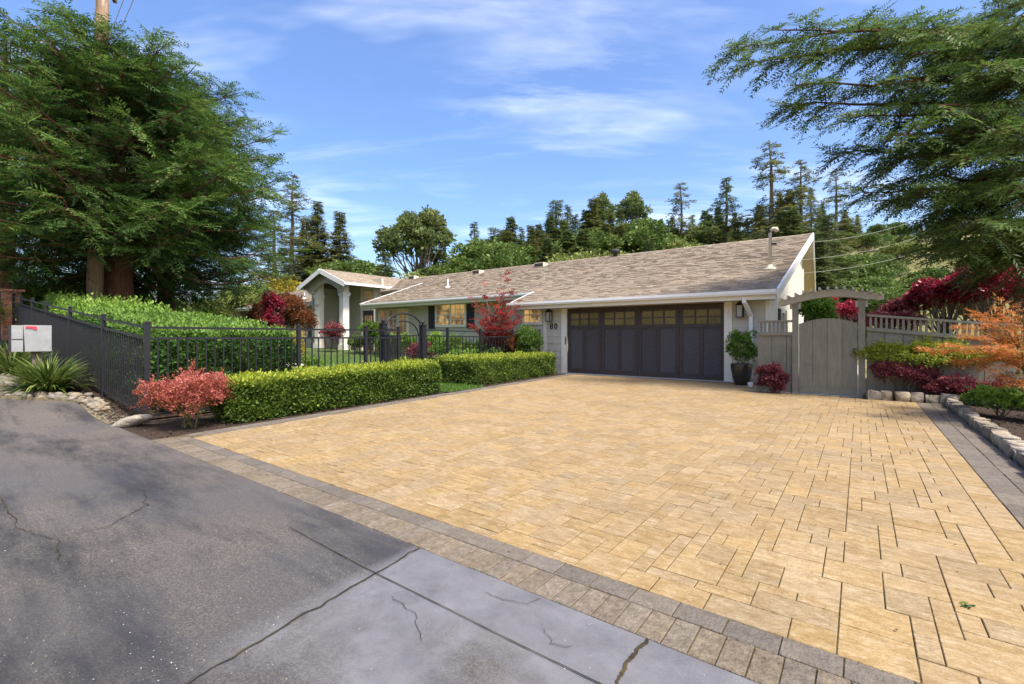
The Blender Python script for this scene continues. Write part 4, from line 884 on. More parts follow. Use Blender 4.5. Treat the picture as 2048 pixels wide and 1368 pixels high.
fl = rbox('flag', 'red_flag', mbx, -.15, -.02, -.166, -.152, Zm-.055, Zm-.02); rbox('flag_tip', 'red_flag', mbx, -.06, -.012, -.167, -.1515, Zm-.075, Zm-.028)
rbox('post', 'grey_bark', mbx, -.06, .06, -.06, .06, -.2, Zm-.462)
# brick pillar
bp = thing('brick_pillar', 'red brick pillar at the upper end of the iron fence', 'pillar', (-20.6,2.2,G(-20.6,2.2))); zb0 = G(-20.6, 2.2); r5 = random.Random(9)
MB().box(-20.79, -20.41, 2.01, 2.39, zb0-.1, zb0+1.46).build('core', 'mortar', bp)
for row in range(20):
    z = zb0+row*.073
    for side in range(4):
        for k in range(2):
            off = -.2+(.2 if k else 0); off += 0 if row % 2 else -.0
            a, b = off+.005, off+.195
            if side == 0: q = (-20.6+a, -20.6+b, 2.0, 2.02)
            elif side == 1: q = (-20.6+a, -20.6+b, 2.38, 2.40)
            elif side == 2: q = (-20.80, -20.78, 2.2+a, 2.2+b)
            else: q = (-20.42, -20.40, 2.2+a, 2.2+b)
            MB().box(*q, z, z+.063).build('brick', 'brick', bp)
MB().box(-20.86, -20.34, 1.94, 2.46, zb0+1.46, zb0+1.53).build('cap', 'brick', bp)
# garden plants in front of the house
def gp(px, py, Z): p = at(px, py, Z); return (p[0], p[1], G(p[0], p[1]))
shrub('garden_shrub', 'dark green shrub against the wall by the garage side window', 'shrub', gp(1050, 700, 15.1), (.62,.5,.78), 7000, .07, 'mid_leaf', seed=83, tone=-.2, lobes=20, lift=.1)
shrub('garden_shrub', 'bronze leafy shrub beside the end of the iron fence', 'shrub', gp(1020, 700, 15.3), (.6,.5,.55), 4000, .07, 'bronze_leaf', seed=84, lobes=18, lift=.3)
for k, (px, Z, rx, rz, m_, lab) in enumerate([(905,16.5,.9,.42,'mid_leaf','green border shrub behind the fence under the double window'),(955,16.2,.8,.36,'mid_leaf','low dark green shrub behind the fence left of the maple'),(868,17.5,.55,.45,'azalea_leaf','fresh green shrub beside the right gate post'),
        (838,17.0,.5,.36,'plum_leaf','purple-leaved shrub inside the arched gate'),(800,19,.7,.45,'azalea_leaf','leafy green shrub seen through the arched gate'),(775,21,.6,.42,'mid_leaf','small green shrub below the tall windows'),
        (742,22.5,.85,.62,'mid_leaf','rounded green shrub right of the porch column'),(715,23.5,.5,.35,'mid_leaf','low green shrub beside the porch step'),(1000,15.6,.6,.4,'azalea_leaf','green shrub at the foot of the red maple'),
        (925,15.2,.7,.28,'azalea_leaf','low bright shrub along the fence foot'),(975,14.9,.6,.30,'mid_leaf','small dark shrub along the fence foot')]):
    b = gp(px, 700, Z); b = (b[0], min(b[1], 14.3), b[2]) if px > 760 else b
    shrub('garden_shrub', lab, 'shrub', b, (rx,rx*.8,rz*1.35), int(4600*rx/.6), .085, m_, seed=90+k, lobes=16, asp=.45)
shrub('potted_red_shrub', 'dark red shrub between the porch columns', 'shrub', gp(662, 700, 24.2), (.75,.6,.55), 3500, .11, 'plum_leaf', seed=104, lift=.35)
shrub('lace_maple', 'broad bronze lace-leaf maple in front of the left wing', 'tree', gp(562, 700, 22.0), (2.3,1.5,1.15), 20000, .15, 'bronze_leaf', seed=105, lobes=46, lob=.27, lift=.45, asp=.28, up=-.1)
shrub('weeping_plum', 'narrow weeping burgundy tree rising from the laurel hedge', 'tree', gp(545, 700, 17.5), (.40,.38,1.0), 7000, .075, 'burgundy_leaf', seed=106, lobes=46, lob=.24, lift=.7, up=-.6, low=True)
shrub('golden_conifer', 'small golden upright shrub behind the fence post', 'shrub', gp(590, 700, 11.8), (.26,.24,.66), 3600, .05, 'gold_leaf', seed=107, lobes=26, lob=.30, lift=-.02)
shrub('garden_shrub', 'low yellow-orange ground shrub on the lawn behind the fence', 'shrub', gp(632, 700, 11.0), (.45,.35,.14), 2200, .045, 'orange_leaf', seed=108)
shrub('garden_shrub', 'small fresh green plant behind the second fence post', 'shrub', gp(615, 700, 12.5), (.5,.4,.22), 2200, .05, 'azalea_leaf', seed=109)
shrub('golden_maple', 'bright yellow shrub tree above the left wing roof', 'tree', gp(565, 600, 44), (3.0,2.4,2.3), 5000, .32, 'gold_leaf', seed=110, lift=1.3, tone=-.15)
# urn by the hedge end
u = gp(583, 700, 10.2); MB().lathe((u[0], u[1], u[2]-.02), [(.16,0),(.17,.05),(.09,.1),(.1,.25),(.2,.42),(.24,.5),(.21,.5),(.18,.44)], 20).build('garden_urn', 'pot_clay', None, True); tag(bpy.data.objects['garden_urn'], 'pale stone urn behind the iron fence at the hedge end', 'urn')
# potted nandina by the garage
pt = MB().lathe((-2.36, 12.72, .0), [(.14,0),(.155,.02),(.21,.2),(.245,.38),(.255,.50),(.25,.53),(.225,.53),(.22,.46)], 28, False).build('planter_pot', 'pot_glaze', None, True); tag(pt, 'tall dark glazed pot by the garage door trim', 'pot')
MB().lathe((-2.36,12.72,.40), [(.001,.055),(.12,.055),(.225,.05)], 20, False).build('potting_soil', 'mulch', pt)
shrub('potted_nandina', 'airy green nandina growing from the dark glazed pot', 'plant', (-2.36,12.72,.45), (.37,.35,.50), 2600, .085, 'nandina_leaf' if 'nandina_leaf' in MATS else 'azalea_leaf', seed=111, lobes=80, lob=.14, lift=.03, asp=.3, stem='green_stem', tone=-.12, low=True)
wp = MB().lathe((-2.12,12.45,0), [(.05,0),(.055,.06),(.06,.10),(.045,.10)], 14, False).build('small_cup', 'white_trim', None, True); tag(wp, 'small white cup on the pavers beside the glazed pot', 'cup')
shrub('red_shrub', 'small dark red shrub between the pot and the side gate', 'shrub', (-1.52,11.30,0), (.30,.22,.33), 4200, .055, 'plum_leaf', seed=112, lobes=26, lob=.3, lift=.0, tone=-.05, low=True)
shrub('loropetalum', 'mounded maroon shrub at the foot of the timber fence near the gate', 'shrub', (.62,11.72-.2,.05), (.55,.30,.33), 9000, .045, 'plum_leaf', seed=113, lobes=26, lob=.3, lift=.06, tone=-.02)
shrub('loropetalum', 'low dark red shrub at the corner of the stone edging', 'shrub', (1.35,11.45,.03), (.50,.30,.22), 6500, .045, 'plum_leaf', seed=114, lobes=22, lob=.3, tone=-.12)
shrub('loropetalum', 'low dark red shrub along the timber fence behind the bright green azaleas', 'shrub', (2.15,11.35,.02), (.55,.35,.22), 6000, .045, 'plum_leaf', seed=115, lobes=22, lob=.3, tone=-.08)
shrub('lace_maple', 'lime green lace-leaf maple mound against the timber fence', 'shrub', (.92,11.60,.1), (1.0,.32,.36), 18000, .065, 'lime_leaf', seed=116, lobes=40, lob=.26, lift=.34, asp=.24, up=-.35, tone=.30)
shrub('azalea', 'bright green azalea at the stone edging, left of the pair', 'shrub', (1.66,10.0,.0), (.40,.36,.22), 3600, .062, 'azalea_leaf', seed=117, tone=.15, lobes=18, lob=.32, asp=.38, group='bright green azaleas')
shrub('azalea', 'bright green azalea right of the pair, towards the picture edge', 'shrub', (2.2,9.7,.0), (.52,.40,.25), 5200, .062, 'azalea_leaf', seed=118, tone=.15, lobes=20, lob=.32, asp=.38, group='bright green azaleas')
shrub('ground_cover', 'low pale green ground plant in the mulch at right', 'plant', (2.0,7.6,.0), (.28,.22,.05), 800, .05, 'lime_leaf', seed=119)
# orange Japanese maple reaching in from the right
def layered_tree(name, label, base, limbs, mat, stem, seed, L2=.5, nsec=16, nsp=5, leaf=.10, r0=.035, pairs=3, group=None, lw=.2, tone=0.0, droop=.12, ratio=.55, cat='tree'):
    r = np.random.default_rng(seed); t = thing(name, label, cat, base, group); mb = MB(); acc = []; secs = []
    for (p, q, bend) in limbs:
        p = np.asarray(p, float); q = np.asarray(q, float); k = 9; pts = []
        for i in range(k): u_ = i/(k-1); pts.append(p+(q-p)*u_+np.array([0, 0, bend])*math.sin(math.pi*u_)+r.normal(0, .012, 3)*np.linalg.norm(q-p)*.3*(0 < i < k-1))
        mb.tube(pts, [r0*(1-.85*i/(k-1)) for i in range(k)], 6); acc.append(limb_sprays(r, pts, L2, nsec, nsp, droop, .25, .12, secs))
    for a, b in secs: mb.tube([a, (a+b)/2+np.array([0, 0, .02]), b], [r0*.16, r0*.11, r0*.05], 4)
    P, D, N, tt = [np.concatenate(a) for a in zip(*acc)]
    ln = leaf*r.uniform(.7, 1.3, len(P)); lp, ld, lnn, ll, lw_, idx = sprays(r, P, D, N, ln, pairs, lw, .8, ratio)
    tone_s = r.normal(.45+tone, .2, len(P))+.2*(tt-.5); link('foliage', leaf_mesh('foliage', lp, ld, lnn, ll, lw_, tone_s[idx]+r.normal(0, .1, len(lp))), mat, t); mb.build('branches', stem, t); return t
tb = np.array((2.75, 10.35, .0)); fk = at(2060, 745, 6.75)
LM = [(tb, fk, .0)]
for px, py, Z in ((1935,668,6.6),(1895,690,6.3),(1960,630,7.2),(2010,612,7.0),(2045,625,6.5),(1925,650,7.0),(1985,690,6.1),(2040,700,5.9),(1990,640,6.6),(1860,700,6.6),(2050,655,7.4),(1975,735,6.4),(2030,765,6.3),(1920,720,6.8),(2100,640,6.6),(2110,690,6.2)):
    LM.append((fk+(np.random.default_rng(px).normal(0, .05, 3)), at(px, py, Z), .10))
layered_tree('japanese_maple', 'orange and coral Japanese maple leaning in from the right edge', tb, LM, 'orange_leaf', 'green_stem', 121, .38, 16, 5, .125, .018, 3, lw=.24)
mb0 = np.array(gp(990, 700, 15.2)); mf = mb0+np.array([0, 0, .55]); RL = [(mb0, mf, 0)]
for px, py, Z in ((948,596,15.0),(968,572,15.3),(1022,588,15.0),(1036,606,15.4),(1003,556,15.2),(1012,552,15.5),(958,640,14.8),(1034,640,15.2),(985,655,14.6),(946,652,15.1),(1002,618,14.7),(978,600,14.8),(1000,590,15.6),(965,612,15.4),(1020,615,14.8),(990,630,15.5),(975,660,15.0),(1012,655,14.8)): RL.append((mf, at(px, py, Z), .08))
layered_tree('japanese_maple', 'red Japanese maple in front of the garage side window', mb0, RL, 'redmaple_leaf', 'grey_bark', 122, .34, 13, 4, .17, .022, 3, lw=.36)
def bushy_tree(name, label, base, c, rad, n, leaf, mat, seed, lobes=30, lob=.27, asp=.55, tone=0.0, stem='grey_bark', group=None, up=.2):
    r = np.random.default_rng(seed); b = np.asarray(base, float); t = thing(name, label, 'tree', b, group)
    P, D, N, tn, LC = shrub_arrays(r, np.asarray(c, float), rad, n, leaf, lobes, lob, up, shell=.3); L = leaf*r.uniform(.65, 1.25, len(P))
    link('foliage', leaf_mesh('foliage', P, D, N, L, L*asp, tn+tone), mat, t); mb = MB(); fork = b+(np.asarray(c)-b)*.45; bark_tube(mb, b-np.array([0, 0, .1]), fork, .10, .07, 8, .05, r)
    for q in LC: bark_tube(mb, fork, q, .04, .008, 5, .12, r)
    mb.build('trunk', stem, t); return t
def bt(px, py, Z, rad, **k):
    c = at(px, py, Z); return (c[0], c[1], G(c[0], c[1])), c
b, c = bt(1985, 588, 12.0, None); bushy_tree('burgundy_tree', 'large burgundy-leaved tree behind the timber fence at right', b, c, (1.35,1.2,.72), 11000, .10, 'burgundy_leaf', 131, 36, .26)
b, c = bt(1895, 600, 12.6, None); bushy_tree('burgundy_tree', 'burgundy tree next to the timber fence, left of the largest one', b, c, (.95,.8,.55), 6500, .10, 'burgundy_leaf', 132, 26, .28)
b, c = bt(2060, 560, 13.0, None); bushy_tree('burgundy_tree', 'burgundy tree cut off by the right picture edge', b, c, (1.0,1.0,.95), 6500, .10, 'burgundy_leaf', 133, 26, .28)
b, c = bt(1800, 622, 13.2, None); bushy_tree('plum_bush', 'small purple bush showing over the baluster fence', b, c, (.42,.4,.34), 1700, .085, 'plum_leaf', 134, 14, .34)
b, c = bt(1770, 648, 13.0, None); bushy_tree('plum_bush', 'low purple bush seen through the fence balusters', b, c, (.9,.4,.36), 2600, .085, 'plum_leaf', 135, 16, .34)
b, c = bt(1690, 628, 14.5, None); bushy_tree('burgundy_tree', 'magenta bush glimpsed over the timber gate by the arbor post', b, c, (.40,.4,.42), 2000, .08, 'burgundy_leaf', 136, 14, .32, tone=.15)
b, c = bt(1668, 622, 16.5, None); bushy_tree('burgundy_tree', 'narrow crimson bush glimpsed over the middle of the gate', b, c, (.25,.3,.5), 900, .08, 'burgundy_leaf', 137, 10, .36, tone=.15)
b, c = bt(1632, 630, 13.6, None); bushy_tree('garden_shrub', 'bright green leafy shrub above the left half of the gate', b, c, (.55,.5,.60), 5200, .09, 'azalea_leaf', 138, 22, .32)
b, c = bt(1968, 500, 14.5, None); bushy_tree('plum_bush', 'pinkish spray of a taller plum tree among the redwood limbs', b, c, (.8,.6,.35), 1300, .09, 'plum_leaf', 139, 12, .3, tone=.25)
# ================================================================ redwoods in front
def redwood(name, label, base, H, Rmax, zlow, nl, mat, seed, trunk_r, profile, L2=1.5, nsec=17, nsp=6, leaf=.30, group=None, cut=None, top=None):
    r = np.random.default_rng(seed); b = np.asarray(base, float); t = thing(name, label, 'tree', b, group); tr = MB(); br = MB(); acc = []; secs = []
    K = 14; tp = [b+np.array([r.normal(0, .04), r.normal(0, .04), -.2+(H+.2)*i/(K-1)]) for i in range(K)]
    n = 14; rings = []
    for i, p in enumerate(tp):
        q = i/(K-1); rad = trunk_r*(1-q)**.8+.03+trunk_r*.5*math.exp(-max(p[2]-b[2], 0)*1.6); rings.append([(p[0]+rad*(1+.10*math.sin(k*3+q*2)+.05*math.sin(k*5.0))*math.cos(2*math.pi*k/n), p[1]+rad*(1+.10*math.sin(k*3+q*2))*math.sin(2*math.pi*k/n), p[2]) for k in range(n)])
    tr.add([p for g in rings for p in g], [(i*n+k, i*n+(k+1) % n, (i+1)*n+(k+1) % n, (i+1)*n+k) for i in range(K-1) for k in range(n)])
    for i in range(nl):
        q = (i+r.random())/nl; z = zlow+(H-.4-zlow)*q; az = i*2.39996+r.normal(0, .3); ln = max(.5, Rmax*profile((z-zlow)/(H-zlow))*r.uniform(.72, 1.12))
        rise = r.uniform(-.10, .12)+.30*q-.14*(1-q)**3; k = 8; pts = []
        for j in range(k):
            u_ = j/(k-1); pts.append(b+np.array([math.cos(az)*ln*u_, math.sin(az)*ln*u_, z+rise*ln*u_-.16*ln*math.sin(math.pi*u_*.9)*(1-q*.6)])+r.normal(0, .03, 3)*(j > 0))
        if q < .14 and float(np.dot(pts[-1][:2]-b[:2], -b[:2]))/(np.linalg.norm(b[:2])*ln) > .25: continue   # lowest limbs on the road side were pruned
        br.tube(pts, [.055*(1-.3*q)*(1-.85*j/(k-1))+.006 for j in range(k)], 5)
        acc.append(limb_sprays(r, pts, L2*(.55+.45*ln/Rmax), max(8, int(nsec*ln/Rmax)), nsp, .26, .10, .50, secs))
    for a, c in secs: br.tube([a, c], [.012, .004], 3)
    P, D, N, tt = [np.concatenate(a) for a in zip(*acc)]; ln = leaf*r.uniform(.7, 1.35, len(P)); lp, ld, lnn, ll, lw_, idx = sprays(r, P, D, N, ln, 6, .25, .85, .33)
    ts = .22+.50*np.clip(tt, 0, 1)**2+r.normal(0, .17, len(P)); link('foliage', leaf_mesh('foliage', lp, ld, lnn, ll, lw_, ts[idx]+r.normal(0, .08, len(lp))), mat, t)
    tr.build('trunk', 'redwood_bark', t, True); br.build('limbs', 'redwood_bark', t); return t, len(lp)
pf = lambda q: (1-.86*q**2.6)*(.82+.18*min(1, q*4))
rA = at(236, 620, 15.2); rB = at(330, 620, 19.5); rC = at(12, 600, 17.5)
RG = 'coast redwoods behind the road fence'
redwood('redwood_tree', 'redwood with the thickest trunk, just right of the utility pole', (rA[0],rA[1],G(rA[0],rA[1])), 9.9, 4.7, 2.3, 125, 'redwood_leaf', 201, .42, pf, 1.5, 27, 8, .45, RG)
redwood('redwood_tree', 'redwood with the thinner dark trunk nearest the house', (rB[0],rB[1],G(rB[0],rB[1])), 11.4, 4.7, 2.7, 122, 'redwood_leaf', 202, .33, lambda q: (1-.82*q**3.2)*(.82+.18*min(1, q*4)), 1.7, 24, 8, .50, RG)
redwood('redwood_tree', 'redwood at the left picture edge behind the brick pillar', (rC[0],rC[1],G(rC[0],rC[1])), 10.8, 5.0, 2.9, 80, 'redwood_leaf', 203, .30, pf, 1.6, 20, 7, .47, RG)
# big conifer whose limbs hang in from the right
tR = np.array((3.6, 15.2, -.3)); t_ = thing('redwood_tree', 'large redwood reaching in with drooping limbs from the right edge', 'tree', tR)
r = np.random.default_rng(211); br = MB(); acc = []; secs = []
tips = [(1468,95,9.6,.5),(1500,125,9.2,.5),(1545,60,9.0,.5),(1560,215,9.3,.3),(1590,170,8.8,.4),(1640,110,9.4,.4),(1660,310,9.6,.1),(1690,230,8.6,.3),(1720,60,8.6,.4),(1725,385,9.0,.2),(1755,330,9.2,.3),(1770,170,8.4,.4),(1830,440,9.4,.1),(1800,270,8.2,.3),
        (1820,110,8.6,.4),(1850,500,9.8,-.1),(1840,380,8.2,.2),(1870,60,8.0,.4),(1890,480,8.6,.1),(1880,210,7.8,.3),(1920,310,7.8,.3),(1950,440,7.6,.2),(1960,130,7.6,.4),(1980,490,9.0,-.1),(2000,250,7.4,.3),(2030,370,7.6,.2),(2040,30,7.6,.4),(2080,440,8.0,.1),
        (1930,500,9.6,-.1),(1790,400,10.2,0),(1850,300,10.5,.2),(1950,220,10.5,.2),(1900,420,10.8,.1),(1990,350,11,.1),(2020,470,10.5,.0),(1830,200,10.8,.3),(1930,60,10.5,.3),(1800,360,10.0,.1),(2030,140,10.8,.3)]
for px, py, Z, bend in tips:
    q = at(px, py, Z); h = np.clip(q[2]+r.uniform(-.2, .5)+.10*np.linalg.norm(q[:2]-tR[:2])*.5, 1.6, 14); p = np.array([tR[0], tR[1], h]); k = 9; pts = []
    for j in range(k): u_ = j/(k-1); pts.append(p+(q-p)*u_+np.array([0, 0, bend*.5])*math.sin(math.pi*u_)+r.normal(0, .05, 3)*(0 < j < k-1))
    br.tube(pts, [.06*(1-.9*j/(k-1))+.003 for j in range(k)], 6); acc.append(limb_sprays(r, pts, 1.0, 36, 8, .36, .24, .30, secs))
for a, c in secs: br.tube([a, (a+c)/2+np.array([0, 0, .04]), c], [.011, .008, .003], 3)
P, D, N, tt = [np.concatenate(a) for a in zip(*acc)]; ln = .34*r.uniform(.7, 1.35, len(P)); lp, ld, lnn, ll, lw_, idx = sprays(r, P, D, N, ln, 6, .25, .85, .33)
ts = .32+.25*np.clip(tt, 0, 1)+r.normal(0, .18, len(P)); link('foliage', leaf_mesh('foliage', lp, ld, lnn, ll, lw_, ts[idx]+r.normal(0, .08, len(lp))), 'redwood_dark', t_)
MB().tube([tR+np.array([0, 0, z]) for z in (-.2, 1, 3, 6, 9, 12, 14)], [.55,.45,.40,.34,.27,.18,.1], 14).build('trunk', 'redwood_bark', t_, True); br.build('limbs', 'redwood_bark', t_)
# utility pole and wires
pp = at(186, 620, 14.4); pz0 = G(pp[0], pp[1]); up_ = thing('utility_pole', 'weathered wooden utility pole rising through the left redwoods', 'pole', (pp[0],pp[1],pz0)); ptop = at(206, -60, 14.4)
MB().tube([(pp[0],pp[1],pz0-.2), (pp[0]+(ptop[0]-pp[0])*.5, pp[1]+(ptop[1]-pp[1])*.5, pz0+5), tuple(ptop)], [.215,.19,.165], 14).build('pole', 'pole_wood', up_, True)
MB().bar(ptop+np.array([-.9,.5,-.3]), ptop+np.array([.9,-.5,-.3]), .1, .12).build('crossarm', 'pole_wood', up_)
def wire(label, p, q, sag, rad=.012, m='wire', grp=None):
    p = np.array(p); q = np.array(q); o = MB().tube([p+(q-p)*t-np.array([0, 0, 4*sag*t*(1-t)]) for t in np.linspace(0, 1, 25)], rad, 5).build('overhead_wire', m); return tag(o, label, 'wire', grp)
for k in range(2): wire('dark overhead cable left of the sky gap, %s of the pair' % ('upper' if k else 'lower'), at(218+k*18, 75-k*5, 13.0), at(262+k*22, -40, 13.5), .0, .010, 'wire', 'cables by the utility pole')
for k, (y0, y1) in enumerate(((484, 455), (520, 490), (548, 520))): wire('thin pale service wire from the gable, %s of three' % ('top', 'middle', 'lowest')[k], at((1627, 1600, 1585)[k], y0, 17.0), at(1830, y1-14, 22), .15, .005, 'wire_pale', 'service wires at the gable')
# ================================================================ trees beyond the house
def proto_conifer(seed, H=20, Rm=3.2, nl=90, zlow=2, leaf=.75, nsec=7, nsp=3, gap=0.0, mat='far_conifer', droop=.25, pw=1.0, L2=1.2, lw=.34):
    r = np.random.default_rng(seed); tr = MB().tube([(r.normal(0, .05), r.normal(0, .05), z) for z in np.linspace(-1, H, 8)], [.30*(1-i/7.3)+.02 for i in range(8)], 7); acc = []; szs = []; br = MB()
    for i in range(nl):
        q = (i+r.random())/nl
        if r.random() < gap*(.4+.6*math.sin(q*9+seed)**2): continue
        z = zlow+(H-zlow)*q; az = i*2.39996+r.normal(0, .4); ln = max(.22, Rm*(1-q)**pw*r.uniform(.45, 1.2)); rise = -.22+.55*q+r.normal(0, .12)
        pts = [np.array([math.cos(az)*ln*u, math.sin(az)*ln*u, z+rise*ln*u]) for u in np.linspace(0, 1, 4)]
        br.tube(pts, [.05*(1-.5*q), .035, .025, .01], 4); a4 = limb_sprays(r, pts, L2*(.12+.88*ln/Rm), max(3, int(nsec*(.35+.65*ln/Rm))), nsp, droop, .2, .55); acc.append(a4); szs.append(np.full(len(a4[0]), .35+.65*min(1, ln/Rm)))
    P, D, N, tt = [np.concatenate(a) for a in zip(*acc)]; lp, ld, lnn, ll, lw_, idx = sprays(r, P, D, N, leaf*np.concatenate(szs)*r.uniform(.7, 1.3, len(P)), 2, lw*1.4, .75, .62)
    ts = .3+.3*tt+r.normal(0, .18, len(P)); return tr, br, leaf_mesh('crown', lp, ld, lnn, ll, lw_, ts[idx]), mat
def proto_broad(seed, H=14, Rm=5, mat='far_oak', n=9000, leaf=.42, trunk=.35, lobes=46, zc=.62, rz=.42, lob=.24, shell=.35):
    r = np.random.default_rng(seed); c = np.array([0, 0, H*zc]); P, D, N, tn, LC = shrub_arrays(r, c, (Rm, Rm, H*rz), n, leaf, lobes, lob, .2, shell=shell)
    tr = MB().tube([(0,0,-1),(.1,0,H*.15),(-.05,.1,H*.35),(0,0,H*.5)], [trunk,trunk*.8,trunk*.65,trunk*.5], 8); br = MB()
    for q in LC: bark_tube(br, (0, 0, H*r.uniform(.25, .5)), q, trunk*.38, .03, 5, .4, r)
    L = leaf*r.uniform(.6, 1.3, len(P)); return tr, br, leaf_mesh('crown', P, D, N, L, L*.6, tn), mat
PR = {'fir': proto_conifer(301, leaf=.85, nl=190, nsec=13, nsp=4, pw=.85), 'fir2': proto_conifer(302, Rm=2.7, nl=180, leaf=.8, nsec=12, nsp=4, mat='far_conifer_warm', pw=1.0), 'sparse': proto_conifer(303, Rm=2.4, nl=120, nsec=10, gap=.4, leaf=.65, mat='far_conifer_warm', pw=.55, droop=.5, L2=1.0),
      'tiered': proto_conifer(304, Rm=4.0, nl=110, nsec=13, nsp=4, gap=.25, leaf=.6, mat='far_conifer_warm', pw=.75, droop=.12, L2=1.1), 'spire': proto_conifer(305, Rm=2.1, nl=140, nsec=9, leaf=.75, pw=.95, mat='far_conifer'),
      'loose': proto_conifer(309, Rm=3.6, nl=120, nsec=12, nsp=4, gap=.3, leaf=.75, pw=.95, droop=.5, mat='far_conifer'),
      'oak': proto_broad(306), 'oak2': proto_broad(307, mat='far_oak_pale', Rm=5.5, H=12), 'euc': proto_broad(308, H=22, Rm=4.2, mat='far_conifer', n=5200, leaf=.5, lobes=24, zc=.72, rz=.26, lob=.26, trunk=.3),
      'pine': proto_broad(310, H=20, Rm=5.6, mat='far_conifer', n=8200, leaf=.55, lobes=40, zc=.64, rz=.34, lob=.19, trunk=.36, shell=.2)}
PH = {'oak': 14, 'oak2': 12, 'euc': 22, 'pine': 20}; PMESH = {}
for k, (tr, br, cr, mat) in PR.items():
    tr.add(br.v, br.f); a = tr.mesh('trunk'); a.materials.append(MATS['grey_bark']); cr.materials.append(MATS[mat]); PMESH[k] = (a, cr)
TG = 'trees on the slope behind the house'
def far_tree(kind, px, ytop, Z, wx=1.0, label=None, seed=0, cat='tree', basey=None):
    wx *= 1.0 if kind in ('oak', 'oak2', 'pine', 'euc') else 1.7
    top = at(px, ytop, Z); g = G(top[0], top[1]) if basey is None else at(px, basey, Z)[2]; h = top[2]-g; s = h/PH.get(kind, 20)/(1.07 if kind in ('oak', 'oak2', 'pine') else (1.0))
    nm = {'oak': 'oak_tree', 'oak2': 'oak_tree', 'euc': 'eucalyptus_tree', 'pine': 'pine_tree'}.get(kind, 'conifer_tree')
    t = bpy.data.objects.new(nm, None); C.objects.link(t); t.location = (top[0], top[1], g); t.rotation_euler = (0, 0, random.uniform(0, 6.28)); t.scale = (s*wx, s*wx, s); tag(t, label, cat, TG)
    for me, pn in zip(PMESH[kind], ('trunk', 'crown')): o = bpy.data.objects.new(pn, me); C.objects.link(o); o.parent = t
    return t
